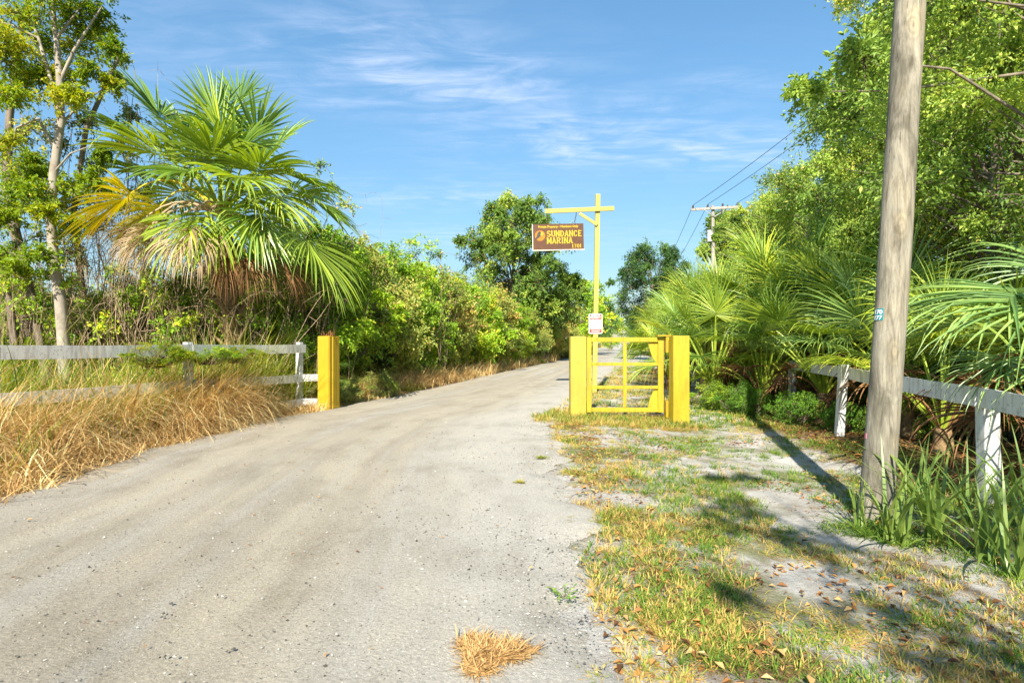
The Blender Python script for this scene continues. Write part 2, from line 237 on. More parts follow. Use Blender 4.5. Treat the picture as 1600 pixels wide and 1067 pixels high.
def pole_material():
    mt, nt, N, L = nodes('weathered_pole_wood')
    tc = N('ShaderNodeTexCoord')
    def nz(s, st, det=7, dist=0):
        mp = N('ShaderNodeMapping'); mp.inputs['Scale'].default_value = st; L(tc.outputs['Object'], mp.inputs[0])
        n = N('ShaderNodeTexNoise'); n.inputs['Scale'].default_value = s; n.inputs['Detail'].default_value = det; n.inputs['Roughness'].default_value = .66; n.inputs['Distortion'].default_value = dist
        L(mp.outputs[0], n.inputs['Vector']); return n.outputs['Fac']
    grain = ramp(N, [(.28, (.10, .086, .062)), (.43, (.23, .208, .165)), (.58, (.335, .308, .25)), (.75, (.45, .42, .345))]); L(nz(7, (2.4, 2.4, .30), 9, 1.2), grain.inputs[0])
    pat = ramp(N, [(.36, (.50, .50, .47)), (.50, (.95, .95, .92)), (.66, (1.2, 1.15, 1.0))]); L(nz(2.3, (1.5, 1.5, .55), 6, .6), pat.inputs[0])
    mu = N('ShaderNodeMix'); mu.data_type = 'RGBA'; mu.blend_type = 'MULTIPLY'; mu.inputs['Factor'].default_value = 1; L(grain.outputs[0], mu.inputs['A']); L(pat.outputs[0], mu.inputs['B'])
    mp = N('ShaderNodeMapping'); mp.inputs['Scale'].default_value = (3.2, 3.2, 1.55); L(tc.outputs['Object'], mp.inputs[0])
    vo = N('ShaderNodeTexVoronoi'); vo.inputs['Scale'].default_value = 1.0; L(mp.outputs[0], vo.inputs['Vector'])
    wob = N('ShaderNodeMath'); wob.operation = 'MULTIPLY_ADD'; L(nz(9, (1, 1, .6), 4), wob.inputs[0]); wob.inputs[1].default_value = .14; L(vo.outputs['Distance'], wob.inputs[2])
    kn = ramp(N, [(.10, (.30, .26, .22)), (.15, (1.18, 1.1, .98)), (.19, (.8, .77, .7)), (.23, (1.12, 1.08, .98)), (.27, (.86, .84, .8)), (.34, (1, 1, 1))]); L(wob.outputs[0], kn.inputs[0])
    m2 = N('ShaderNodeMix'); m2.data_type = 'RGBA'; m2.blend_type = 'MULTIPLY'; m2.inputs['Factor'].default_value = .8; L(mu.outputs['Result'], m2.inputs['A']); L(kn.outputs[0], m2.inputs['B'])
    crk = N('ShaderNodeMapRange'); crk.inputs['From Min'].default_value = .335; crk.inputs['From Max'].default_value = .385; crk.inputs['To Min'].default_value = .75; crk.inputs['To Max'].default_value = 0; L(nz(16, (3, 3, .10), 4, .4), crk.inputs['Value'])
    m3 = N('ShaderNodeMix'); m3.data_type = 'RGBA'; L(crk.outputs[0], m3.inputs['Factor']); L(m2.outputs['Result'], m3.inputs['A']); m3.inputs['B'].default_value = (.07, .06, .05, 1)
    p = N('ShaderNodeBsdfPrincipled'); p.inputs['Roughness'].default_value = .88; p.inputs['Specular IOR Level'].default_value = .15; L(m3.outputs['Result'], p.inputs['Base Color'])
    b = N('ShaderNodeBump'); b.inputs['Strength'].default_value = .5; b.inputs['Distance'].default_value = .012; L(nz(16, (3, 3, .12), 8, .5), b.inputs['Height']); L(b.outputs[0], p.inputs['Normal'])
    o = N('ShaderNodeOutputMaterial'); L(p.outputs[0], o.inputs[0]); return mt
M['ground'] = ground_material(); M['road'] = road_material(); M['pole'] = pole_material()

# ------------------------------------------------------------------ geometry helpers
class Geo:
    """collects shapes and becomes ONE mesh object"""
    def __init__(s): s.v = []; s.t = []; s.q = []; s.tm = []; s.qm = []; s.tint = []; s.n = 0
    def add(s, v, tris=None, quads=None, mat=0, tint=0.5):
        v = np.asarray(v, float).reshape(-1, 3); s.v.append(v)
        tt = np.broadcast_to(np.asarray(tint, float), (len(v),)); s.tint.append(tt)
        if tris is not None and len(tris): f = np.asarray(tris, int)+s.n; s.t.append(f); s.tm.append(np.full(len(f), mat))
        if quads is not None and len(quads): f = np.asarray(quads, int)+s.n; s.q.append(f); s.qm.append(np.full(len(f), mat))
        s.n += len(v)
    def mesh(s, name, mats, smooth=False):
        me = bpy.data.meshes.new(name)
        v = np.concatenate(s.v); tint = np.concatenate(s.tint)
        t = np.concatenate(s.t) if s.t else np.zeros((0, 3), int); q = np.concatenate(s.q) if s.q else np.zeros((0, 4), int)
        me.vertices.add(len(v)); me.vertices.foreach_set('co', v.astype(np.float32).ravel())
        nl = t.size+q.size; me.loops.add(nl); me.loops.foreach_set('vertex_index', np.concatenate([t.ravel(), q.ravel()]).astype(np.int32))
        npoly = len(t)+len(q); me.polygons.add(npoly)
        starts = np.concatenate([np.arange(len(t))*3, len(t)*3+np.arange(len(q))*4]).astype(np.int32)
        me.polygons.foreach_set('loop_start', starts)
        me.polygons.foreach_set('material_index', np.concatenate([np.concatenate(s.tm) if s.tm else [], np.concatenate(s.qm) if s.qm else []]).astype(np.int32))
        me.polygons.foreach_set('use_smooth', np.full(npoly, bool(smooth)))
        for m in mats: me.materials.append(m)
        a = me.attributes.new('tint', 'FLOAT', 'POINT'); a.data.foreach_set('value', tint.astype(np.float32))
        me.update(calc_edges=True); return me
    def tube(s, pts, rad, sides=6, mat=0, tint=0.5, cap=True):
        pts = np.asarray(pts, float); K = len(pts); rad = np.broadcast_to(np.asarray(rad, float), (K,))
        tg = np.gradient(pts, axis=0); tg /= np.linalg.norm(tg, axis=1, keepdims=True)+1e-9
        ref = np.array([0, 0, 1.]) if abs(tg[:, 2]).mean() < .8 else np.array([1., 0, 0])
        a = np.cross(tg, ref); a /= np.linalg.norm(a, axis=1, keepdims=True)+1e-9; b = np.cross(tg, a)
        th = np.arange(sides)/sides*2*np.pi
        v = pts[:, None]+rad[:, None, None]*(np.cos(th)[None, :, None]*a[:, None]+np.sin(th)[None, :, None]*b[:, None])
        i = np.arange(K-1)[:, None]*sides; j = np.arange(sides)[None]; j2 = (j+1) % sides
        q = np.stack([i+j, i+j2, i+sides+j2, i+sides+j], -1).reshape(-1, 4)
        s.add(v, quads=q, mat=mat, tint=tint)
        if cap:
            s.add(np.vstack([v[-1], pts[-1:]]), tris=[(k, (k+1) % sides, sides) for k in range(sides)], mat=mat, tint=tint)
    def box(s, c, size, mat=0, rot=None, bev=0.0):
        h = np.asarray(size, float)/2; b = min(bev, *(h*0.45)) if bev else 0
        if b:
            bm = bmesh.new(); bmesh.ops.create_cube(bm, size=1)
            for vv in bm.verts: vv.co = Vector((vv.co.x*size[0], vv.co.y*size[1], vv.co.z*size[2]))
            bmesh.ops.bevel(bm, geom=bm.edges[:], offset=b, segments=2, affect='EDGES', profile=.6)
            bm.verts.ensure_lookup_table()
            v = np.array([vv.co[:] for vv in bm.verts]); tr = []; qd = []
            bmesh.ops.triangulate(bm, faces=[f for f in bm.faces if len(f.verts) > 4])
            for f in bm.faces: (tr if len(f.verts) == 3 else qd).append([x.index for x in f.verts])
            bm.free()
        else:
            v = np.array([(x, y, z) for x in (-1, 1) for y in (-1, 1) for z in (-1, 1)])*h; tr = []
            qd = [(0, 1, 3, 2), (4, 6, 7, 5), (0, 4, 5, 1), (2, 3, 7, 6), (0, 2, 6, 4), (1, 5, 7, 3)]
        if rot is not None: v = v@np.array(rot.to_3x3()).T
        s.add(v+np.asarray(c, float), tris=tr, quads=qd, mat=mat)
    def prism(s, poly, y0, y1, mat=0):
        """polygon in XZ (counter-clockwise seen from -Y) extruded from y0 to y1"""
        n = len(poly); v = [(x, y0, z) for x, z in poly]+[(x, y1, z) for x, z in poly]
        cx = np.mean([p[0] for p in poly]); cz = np.mean([p[1] for p in poly]); v += [(cx, y0, cz), (cx, y1, cz)]
        s.add(v, tris=[(k, (k+1) % n, 2*n) for k in range(n)]+[(n+(k+1) % n, n+k, 2*n+1) for k in range(n)],
              quads=[(k, n+k, n+(k+1) % n, (k+1) % n) for k in range(n)], mat=mat)
    def leaves(s, pos, d, up, ln, wd, mat=0, tint=0.5, fold=0.25):
        n = len(pos); d = d/(np.linalg.norm(d, axis=1, keepdims=True)+1e-9)
        side = np.cross(d, up); side /= np.linalg.norm(side, axis=1, keepdims=True)+1e-9; nr = np.cross(side, d)
        ln = np.broadcast_to(ln, (n,))[:, None]; wd = np.broadcast_to(wd, (n,))[:, None]
        mid = pos+d*ln*0.45+nr*wd*fold
        v = np.stack([pos, mid+side*wd*.5, pos+d*ln-nr*ln*.12, mid-side*wd*.5], 1)
        k = np.arange(n)[:, None]*4
        tr = np.concatenate([k+np.array([[0, 1, 2]]), k+np.array([[0, 2, 3]])])
        s.add(v.reshape(-1, 3), tris=tr, mat=mat, tint=np.repeat(np.broadcast_to(tint, (n,)), 4))
    def blades(s, base, head, ln, wd, lean0, curl, segs=4, mat=0, tint=0.5, rise=None):
        """grass blades: lean0 at the root and curl more along the length (radians from upright)"""
        n = len(base); ln = np.broadcast_to(ln, (n,)); wd = np.broadcast_to(wd, (n,)); lean0 = np.broadcast_to(lean0, (n,)); curl = np.broadcast_to(curl, (n,))
        h = np.stack([np.cos(head), np.sin(head), np.zeros(n)], 1); sd = np.stack([-np.sin(head), np.cos(head), np.zeros(n)], 1)
        p = base.copy(); rows = []
        for k in range(segs+1):
            u = k/segs; w = (wd*(1-u**1.6)*(.75+.5*min(1, u*3)))[:, None]*.5
            if k == segs: rows.append(p[:, None])
            else: rows.append(np.stack([p-sd*w, p+sd*w], 1))
            a = lean0+curl*(u+.5/segs)
            p = p+(h*np.sin(a)[:, None]+np.array([0, 0, 1.])*np.cos(a)[:, None])*(ln/segs)[:, None]
            p[:, 2] = np.maximum(p[:, 2], base[:, 2]+0.005)
        v = np.concatenate(rows, 1); st = 2*segs+1; k = np.arange(n)[:, None]*st
        q = np.concatenate([k+np.array([[2*i, 2*i+1, 2*i+3, 2*i+2]]) for i in range(segs-1)]); t = k+np.array([[2*segs-2, 2*segs-1, 2*segs]])
        s.add(v.reshape(-1, 3), tris=t, quads=q, mat=mat, tint=np.repeat(np.broadcast_to(tint, (n,)), st))

def link(name, me, parent=None):
    o = bpy.data.objects.new(name, me); C.objects.link(o)
    if parent is not None: o.parent = parent
    return o
def tag(o, label=None, cat=None, group=None, kind=None):
    if label: o['label'] = label
    if cat: o['category'] = cat
    if group: o['group'] = group
    if kind: o['kind'] = kind
    return o
def thing(name, loc, label, cat, group=None, rz=0, scale=1):
    o = bpy.data.objects.new(name, None); C.objects.link(o); o.location = loc; o.rotation_euler = (0, 0, rz)
    o.scale = (scale,)*3 if isinstance(scale, (int, float)) else scale
    o.empty_display_size = .2
    return tag(o, label, cat, group)
def use_mat(o, mat, slot=0):
    o.material_slots[slot].link = 'OBJECT'; o.material_slots[slot].material = mat
def unit(rng, n):
    v = rng.normal(size=(n, 3)); return v/np.linalg.norm(v, axis=1, keepdims=True)
def sm(a, b, x):
    t = np.clip((np.asarray(x, float)-a)/(b-a), 0, 1); return t*t*(3-2*t)

# ------------------------------------------------------------------ ground and road
YL = [-12, -2, 2, 5.4, 7.5, 10.7, 12.9, 16, 19.9, 30.7, 51.6, 129, 300, 900]
XL = [-4.3, -4.5, -4.65, -4.83, -5.0, -4.75, -3.95, -3.1, -2.2, 0.1, 5.0, 19.0, 51, 165]
YR = [-12, -2, 2.4, 5, 8, 10.7, 14.3, 20.5, 28.7, 49.6, 100, 184, 300, 900]
XR = [.0, .2, .4, .52, .58, .72, 1.5, 3.1, 5.2, 9.3, 19.3, 35.0, 57.5, 173]
left_edge = lambda y: np.interp(y, YL, XL)
right_edge = lambda y: np.interp(y, YR, XR)
def gz(x, y):
    x = np.asarray(x, float); y = np.asarray(y, float)
    wav = 0.018*np.sin(x*1.7+y*.6)+0.014*np.sin(y*1.3-x*.9+1)+0.008*np.sin(x*4.1+2)*np.sin(y*3.7)
    verge = sm(.3, 2.4, x-right_edge(y))
    lft = sm(.1, 1.2, left_edge(y)-x)
    return -0.035-0.085*verge+wav*np.maximum(verge, lft)*1.0+0.03*lft
def build_ground():
    xs = np.unique(np.concatenate([np.linspace(-12, 14, 150), np.linspace(-40, 45, 60), np.sign(np.linspace(-1, 1, 40))*40*20**np.abs(np.linspace(-1, 1, 40))*1.1]))
    ys = np.unique(np.concatenate([np.linspace(-14, 30, 200), np.linspace(30, 90, 60), 90*12**np.linspace(0, 1, 22), np.linspace(-300, -14, 12)]))
    X, Y = np.meshgrid(xs, ys); Z = gz(X, Y)
    v = np.stack([X, Y, Z], -1).reshape(-1, 3); nx, ny = len(xs), len(ys)
    i = (np.arange(ny-1)[:, None]*nx+np.arange(nx-1)[None]).ravel()
    g = Geo(); g.add(v, quads=np.stack([i, i+1, i+nx+1, i+nx], 1))
    me = g.mesh('ground', [M['ground']], True)
    dr = X-right_edge(Y); dl = left_edge(Y)-X
    lit = np.where(dr > 0, .12+.30*np.exp(-((dr-.6)/.5)**2)*sm(11.5, 8, Y)+.55*np.exp(-((dr-.2)**2/.12))*sm(9, 11, Y)*sm(16, 12, Y)+1.0*sm(3.3, 5.0, dr), np.where(dl > 0, .25+.75*sm(.05, .5, dl), .2))
    a = me.attributes.new('litter', 'FLOAT', 'POINT'); a.data.foreach_set('value', lit.ravel().astype(np.float32))
    tag(link('ground', me), kind='structure')
build_ground()
def build_road():
    ys = np.concatenate([np.arange(-8, 16, .10), np.arange(16, 40, .3), np.arange(40, 120, 1.5), np.linspace(120, 900, 60)]); K = 27
    rng = np.random.default_rng(4)
    def jit(y, s): return .11*np.sin(y*2.1+s)+.07*np.sin(y*5.3+2*s)+.05*np.sin(y*11.7+3*s)+.03*np.sin(y*23+s)
    l = left_edge(ys)+jit(ys, 1)*.7; r = right_edge(ys)+jit(ys, 4)*1.25+.05
    t = np.linspace(0, 1, K); X = l[:, None]+(r-l)[:, None]*t[None]; Y = np.repeat(ys[:, None], K, 1)
    u = X-left_edge(ys)[:, None]
    Z = 0.010+0.022*np.sin(np.pi*t)[None]-0.018*(np.exp(-((u-1.25)/.35)**2)+np.exp(-((u-3.1)/.35)**2))+.004*np.sin(Y*1.9+u*2)
    Z = np.maximum(Z, gz(X, Y)+.006)
    edge = (t == 0) | (t == 1); Z[:, edge] = gz(X, Y)[:, edge]+.004
    v = np.stack([X, Y, Z], -1).reshape(-1, 3); n = len(ys)
    i = (np.arange(n-1)[:, None]*K+np.arange(K-1)[None]).ravel(); q = np.stack([i, i+1, i+K+1, i+K], 1)
    g = Geo(); g.add(v, quads=q); me = g.mesh('road', [M['road']], True)
    uvl = me.uv_layers.new(name='UVMap'); uv = np.stack([u.ravel(), Y.ravel()], 1)[q.ravel()]
    uvl.data.foreach_set('uv', uv.astype(np.float32).ravel())
    tag(link('road', me), kind='structure')
build_road()
def rz_(x, y):
    return np.where((x > left_edge(y)) & (x < right_edge(y)), .015, gz(x, y))

# ------------------------------------------------------------------ gate, posts, signs
def part_box(name, c, size, mat, parent, bev=.006, rot=None):
    g = Geo(); g.box((0, 0, 0), size, rot=rot, bev=bev); o = link(name, g.mesh(name, [mat], False), parent); o.location = c; return o
def gate():
    d = 11.6; t = thing('gate', (1.33, d, -.03), 'yellow painted wooden gate panel of six open squares between two thick box posts', 'gate')
    X = lambda px: (px-800)/FPX*d-1.33
    Z = lambda py: CAMH-(py-535)/FPX*d+.03
    def gp(name, px0, px1, py0, py1, y, dep, mat=M['yellow'], bev=.006):
        x0, x1, z0, z1 = X(px0), X(px1), Z(py1), Z(py0)
        return part_box(name, ((x0+x1)/2, y, (z0+z1)/2), (abs(x1-x0), dep, abs(z1-z0)), mat, t, bev)
    def post(cx, cy, zb, zt, w, mat):
        p = part_box('post', (cx, cy, (zb+zt)/2), (w, .30, zt-zb), mat, t, .005)
        for s in (-1, 1):                                       # side boards butt behind the face board
            part = part_box('face_board', (0, -.162, 0), (w-.012, .02, zt-zb-.012), mat, p, .004); break
        return p
    post(X(902.5), 0, -.12, Z(525.5), .318, M['yellow_faded'])
    post(X(1059.3)-.09, -.38, -.30, Z(525), .318, M['yellow'])
    gp('stile', 916.7, 924.0, 527.2, 644, 0, .05); gp('stile', 1028, 1036.6, 527.2, 644, 0, .05)
    gp('rail', 924.2, 1027.8, 527.0, 534.2, 0, .045); gp('rail', 924.2, 1027.8, 636.4, 643.4, 0, .045)
    gp('rail', 924.2, 1027.8, 566.2, 571.2, .004, .036); gp('rail', 924.2, 1027.8, 602.3, 607.4, .004, .036)
    gp('mullion', 973.2, 978.6, 534.4, 636.2, -.026, .018)
    for up in (1, 0):                                          # curved gusset plates screwed behind the hinge stile
        pts = [(1013.6, 534.5), (1014.5, 541), (1016.4, 548), (1019, 555.5), (1022.4, 562), (1026, 566.0), (1030, 566), (1030, 534.5)] if up else \
              [(1013.4, 637), (1014.6, 629), (1017, 621), (1020, 614), (1023.2, 608.5), (1030, 607.8), (1030, 637)]
        g = Geo(); poly = [(X(a), Z(b)) for a, b in pts]
        g.prism(poly, .030, .052); link('gusset', g.mesh('gusset', [M['yellow']]), t)
    gp('hinge_block', 1038.2, 1045.6, 526.5, 550.5, -.05, .16, M['yellow_deep']); gp('hinge_block', 1038.2, 1045.6, 625.5, 651, -.05, .16, M['yellow_deep'])
    gp('hinge_cap', 1025.5, 1046, 523.4, 525.4, -.03, .20, M['yellow_deep'], .003)
    gp('hinge_pin', 1036.4, 1038.6, 533, 549, 0, .02, M['iron'], .003); gp('hinge_pin', 1036.4, 1038.6, 628, 643, 0, .02, M['iron'], .003)
    gp('bottom_spring', 926, 1040, 647.5, 648.8, .03, .014, M['iron'], .002)
gate()
def bollard():
    b = at(513.5, 638, 12.5); t = thing('gate_post', (b.x, b.y, -.05), 'lone deep yellow box post on the verge beside the end of the long white fence', 'post', rz=R(-17))
    part_box('post', (0, 0, .83), (.29, .34, 1.62), M['yellow_deep'], t, .005)
    part_box('face_board', (-.006, -.181, .83), (.278, .02, 1.60), M['yellow_deep'], t, .004)
    part_box('corner_board', (.157, -.02, .84), (.022, .12, 1.58), M['yellow_deep'], t, .004)
    part_box('corner_board', (.157, .11, .84), (.022, .10, 1.58), M['yellow_deep'], t, .004)
    part_box('foot_block', (.158, .03, .05), (.05, .26, .10), M['yellow_deep'], t, .004)
    g = Geo(); rng = np.random.default_rng(3); n = 70
    base = np.stack([rng.uniform(-.13, .13, n), rng.uniform(-.15, .15, n), np.full(n, 1.641)], 1)
    g.blades(base, rng.uniform(0, 6.28, n), rng.uniform(.06, .22, n), .012, rng.uniform(.3, 1.1, n), rng.uniform(.2, .9, n), 3, tint=rng.uniform(.1, .6, n))
    tag(link('leaf_litter', g.mesh('leaf_litter', [M['litter']]), t), kind='stuff')
bollard()

def text_mesh(body, size, bold, depth, sx=1.0, name='lettering', mat=None):
    cu = bpy.data.curves.new(name, 'FONT'); cu.body = body; cu.size = size; cu.offset = bold; cu.extrude = depth
    cu.align_x = 'LEFT'; cu.align_y = 'BOTTOM_BASELINE'; cu.resolution_u = 2
    o = bpy.data.objects.new(name, cu); C.objects.link(o); dg = bpy.context.evaluated_depsgraph_get()
    me = bpy.data.meshes.new_from_object(o.evaluated_get(dg)); bpy.data.objects.remove(o); bpy.data.curves.remove(cu)
    me.name = name; n = len(me.vertices); co = np.empty(n*3); me.vertices.foreach_get('co', co); co = co.reshape(-1, 3)
    w = co[:, 0].max()-co[:, 0].min(); co[:, 0] -= co[:, 0].min()
    out = np.stack([co[:, 0]*sx, -co[:, 2], co[:, 1]], 1)        # text plane XY -> XZ facing -Y
    me.vertices.foreach_set('co', out.ravel()); me.materials.clear(); me.materials.append(mat); me.update()
    return me, w*sx
SIGN_D = 16.5
def slab_text(G, word, x0, x1, z0, h, y0, y1):
    """block slab-serif capitals drawn stroke by stroke, each letter one unit wide"""
    S = {'U': [((.14, 1), (.14, .22)), ((.14, .22), (.32, .05)), ((.32, .05), (.58, .05)), ((.58, .05), (.76, .22)), ((.76, .22), (.76, 1))],
         'S': [((.76, .80), (.60, .94)), ((.60, .94), (.28, .94)), ((.28, .94), (.14, .78)), ((.14, .78), (.16, .62)), ((.16, .62), (.74, .40)), ((.74, .40), (.76, .22)), ((.76, .22), (.60, .06)), ((.60, .06), (.28, .06)), ((.28, .06), (.12, .20))],
         'N': [((.14, 0), (.14, 1)), ((.14, .95), (.76, .05)), ((.76, 0), (.76, 1))],
         'D': [((.16, 0), (.16, 1)), ((.1, .94), (.5, .94)), ((.5, .94), (.76, .70)), ((.76, .70), (.76, .30)), ((.76, .30), (.5, .06)), ((.5, .06), (.1, .06))],
         'A': [((.12, 0), (.42, 1)), ((.48, 1), (.78, 0)), ((.25, .32), (.65, .32))],
         'C': [((.76, .76), (.60, .94)), ((.60, .94), (.32, .94)), ((.32, .94), (.14, .72)), ((.14, .72), (.14, .28)), ((.14, .28), (.32, .06)), ((.32, .06), (.60, .06)), ((.60, .06), (.76, .24))],
         'E': [((.16, 0), (.16, 1)), ((.08, .94), (.76, .94)), ((.16, .5), (.60, .5)), ((.08, .06), (.76, .06))],
         'M': [((.12, 0), (.12, 1)), ((.14, 1), (.45, .2)), ((.45, .2), (.76, 1)), ((.78, 0), (.78, 1))],
         'R': [((.16, 0), (.16, 1)), ((.08, .94), (.56, .94)), ((.56, .94), (.74, .80)), ((.74, .80), (.74, .64)), ((.74, .64), (.56, .48)), ((.56, .48), (.16, .48)), ((.5, .48), (.76, .04))],
         'I': [((.45, 0), (.45, 1))], '1': [((.45, 0), (.45, 1)), ((.28, .84), (.45, .96))],
         '7': [((.12, .94), (.78, .94)), ((.76, .92), (.42, 0))], '0': [((.3, .06), (.14, .26)), ((.14, .26), (.14, .74)), ((.14, .74), (.3, .94)), ((.3, .94), (.6, .94)), ((.6, .94), (.76, .74)), ((.76, .74), (.76, .26)), ((.76, .26), (.6, .06)), ((.6, .06), (.3, .06))]}
    F = {'U': [(.14, 1), (.76, 1)], 'N': [(.14, 1), (.14, 0), (.76, 1)], 'A': [(.12, 0), (.78, 0)], 'M': [(.12, 0), (.78, 0), (.12, 1), (.78, 1)], 'R': [(.16, 0), (.80, 0)], 'I': [(.45, 0), (.45, 1)], '1': [(.45, 0)]}
    wid = [.62 if c in 'I1' else 1.14 if c == 'M' else 1.0 for c in word]; tot = sum(wid); k = (x1-x0)/tot; x = x0
    for li, (c, w) in enumerate(zip(word, wid)):
        lw = k*w*(.93 if c not in 'I1' else 1.4); ox = x-(k*w*.22 if c in 'I1' else 0)
        P = lambda p: (ox+p[0]*lw*1.06, z0+p[1]*h)
        def bar(a, b, th):
            a, b = np.array(P(a)), np.array(P(b)); dv = b-a; dv = dv/(np.linalg.norm(dv)+1e-9); nn = np.array([-dv[1], dv[0]])*th/2; e = dv*th*.28
            yy = y0-(bar.i*.00015); bar.i += 1
            G.prism([tuple(a-e+nn)[::1], tuple(a-e-nn), tuple(b+e-nn), tuple(b+e+nn)], yy, y1)
        bar.i = 0
        st = h*.165
        for a, b in S[c]:
            bar(a, b, st*(1.2 if abs(a[0]-b[0]) < .1 else .9))
        for fx, fz in F.get(c, []):
            zz = .07 if fz == 0 else .93
            bar((fx-.13, zz), (fx+.13, zz), h*.13)
        x += k*w
def sign_post():
    base = at(929, 613, SIGN_D); top = at(934.6, 304, SIGN_D)
    t = thing('sign_post', (base.x, SIGN_D, 0), 'tall pale yellow wooden post with one long crossarm and a diagonal brace behind the gate', 'sign post')
    L = Vector((top.x-base.x, 0, top.z)); tilt = math.atan2(L.x, L.z)
    rot = Matrix.Rotation(tilt, 4, 'Y')
    g = Geo(); g.box((L.x/2-.01, 0, top.z/2-.06), (.13, .13, top.z+.12), rot=rot, bev=.006); link('post', g.mesh('post', [M['yellow_pale']]), t)
    def bar(name, a, b, th, dep, y):
        A, B = at(*a, SIGN_D), at(*b, SIGN_D); v = B-A; ang = math.atan2(v.z, v.x)
        g = Geo(); g.box((0, 0, 0), (v.length, dep, th), rot=Matrix.Rotation(-ang, 4, 'Y'), bev=.006)
        o = link(name, g.mesh(name, [M['yellow_pale']]), t); m = (A+B)/2; o.location = (m.x-base.x, y, m.z)
    bar('crossarm', (851, 331.5), (958.5, 327), .125, .06, -.098)
    bar('brace', (905, 335), (932.5, 352.5), .085, .05, -.092)
    # the hanging board
    A = at(833.2, 350.8, SIGN_D-.1); B = at(912.2, 349.2, SIGN_D-.1); wid = B.x-A.x; hh = 40.2/FPX*(SIGN_D-.1); y = SIGN_D-.1
    s = thing('hanging_sign', (A.x, y, A.z-hh), 'brown hanging board with yellow lettering and an orange round emblem under the crossarm', 'sign')
    s.rotation_euler = (0, -math.atan2(B.z-A.z, wid), 0)
    part_box('board', (wid/2, 0, hh/2), (wid, .04, hh), M['sign_brown'], s, .003)
    part_box('trim', (wid/2, -.004, -.012), (wid+.03, .052, .024), M['sign_trim'], s, .003); part_box('trim', (-.011, -.004, hh/2), (.022, .052, hh), M['sign_trim'], s, .003)
    u = wid/79.0
    yf = -.0205
    def txt(body, x0, x1, z0, size, bold, cond=None):
        me, w = text_mesh(body, size, bold, .0015, 1, 'lettering', M['sign_yellow']); k = (x1-x0)/w
        n = len(me.vertices); co = np.empty(n*3); me.vertices.foreach_get('co', co); co = co.reshape(-1, 3); co[:, 0] *= k; me.vertices.foreach_set('co', co.ravel()); me.update()
        o = link('lettering', me, s); o.location = (x0, yf-.002, z0); return o
    txt('Private Property \u2022 Members Only', 8.5*u, 71*u, 34.4*u, .085, .0035)
    for wd, x0, x1, z0, h in (('SUNDANCE', 21.6*u, 77.2*u, 20.4*u, 9.0*u), ('MARINA', 21.6*u, 62.4*u, 9.8*u, 9.0*u), ('1701', 60.5*u, 75.6*u, 2.4*u, 5.6*u)):
        g = Geo(); slab_text(g, wd, x0, x1, z0, h, yf-.003, yf+.001); link('lettering', g.mesh('lettering', [M['sign_yellow']]), s)
    cx, cz, r = 11.0*u, 22.2*u, 8.1*u
    circ = [(cx+r*math.cos(a), cz+r*math.sin(a)) for a in np.linspace(0, 2*np.pi, 28, endpoint=False)]
    g = Geo(); g.prism(circ, yf-.002, yf+.001); e = link('emblem', g.mesh('emblem', [M['orange']]), s)
    g = Geo(); P = lambda pts: [(cx+a*r, cz+b*r) for a, b in pts]
    g.prism(P([(-.95, -.60), (-.70, -.72), (-.30, -.46), (.02, -.16), (.20, -.10), (.02, .18), (.22, .52), (.02, .86), (-.30, .74), (-.52, .36), (-.62, -.05)]), yf-.0045, yf-.002)
    link('silhouette', g.mesh('silhouette', [M['charcoal']]), e)
    g = Geo(); g.prism(P([(.10, .12), (.34, -.06), (.52, .06), (.66, .30), (.52, .66), (.30, .86), (.26, .52)]), yf-.0046, yf-.002)
    link('highlight', g.mesh('highlight', [M['sign_yellow']]), e)
    for px, py0 in ((857.5, 334), (898.5, 333)):
        p0 = at(px, py0, y); x = p0.x-A.x; z0 = hh; z1 = p0.z-(A.z-hh); n = 6; g = Geo()
        for k in range(n):
            zz = z0+(z1-z0)*(k+.5)/n; L_ = (z1-z0)/n*.72; th = np.linspace(0, 2*np.pi, 9)
            ring = np.stack([np.cos(th)*.018, np.zeros(9), np.sin(th)*L_], 1)
            if k % 2: ring = ring[:, [1, 0, 2]]
            g.tube(ring+np.array([x+.012*k*(1 if px > 880 else -.6), 0, zz]), .007, 4, cap=False)
        link('chain', g.mesh('chain', [M['iron']]), s)
    # notice fixed low on the post
    nd = SIGN_D-.085; A = at(920, 521.2, nd); w = 21.2/FPX*nd; h = 31.2/FPX*nd
    nt_ = thing('notice_sign', (A.x, nd, A.z), 'small red and white private property notice fixed low on the pale yellow post', 'sign')
    def rr(x0, x1, z0, z1, r):
        p = []
        for cx_, cz_, a0 in ((x1-r, z0+r, -90), (x1-r, z1-r, 0), (x0+r, z1-r, 90), (x0+r, z0+r, 180)):
            p += [(cx_+r*math.cos(R(a0+q)), cz_+r*math.sin(R(a0+q))) for q in (0, 30, 60, 90)]
        return p
    g = Geo(); g.prism(rr(0, w, 0, h, .035), -.002, .002); link('plate', g.mesh('plate', [M['notice_white']]), nt_)
    for z0, z1 in ((h*.70, h*.965), (h*.045, h*.265)):
        g = Geo(); g.prism(rr(w*.05, w*.95, z0, z1, .018), -.0035, -.0015); link('red_band', g.mesh('red_band', [M['red']]), nt_)
    for body, zc, sz, mt, ww in (('PRIVATE', .855, .105, 'notice_white', .66), ('PROPERTY', .745, .105, 'notice_white', .76)):
        me, tw = text_mesh(body, sz*h/.57, .002, .0008, 1, 'lettering', M[mt]); k = w*ww/tw
        n = len(me.vertices); co = np.empty(n*3); me.vertices.foreach_get('co', co); co = co.reshape(-1, 3); co[:, 0] *= k; me.vertices.foreach_set('co', co.ravel())
        o = link('lettering', me, nt_); o.location = (w*(1-ww)/2, -.0048, h*zc)
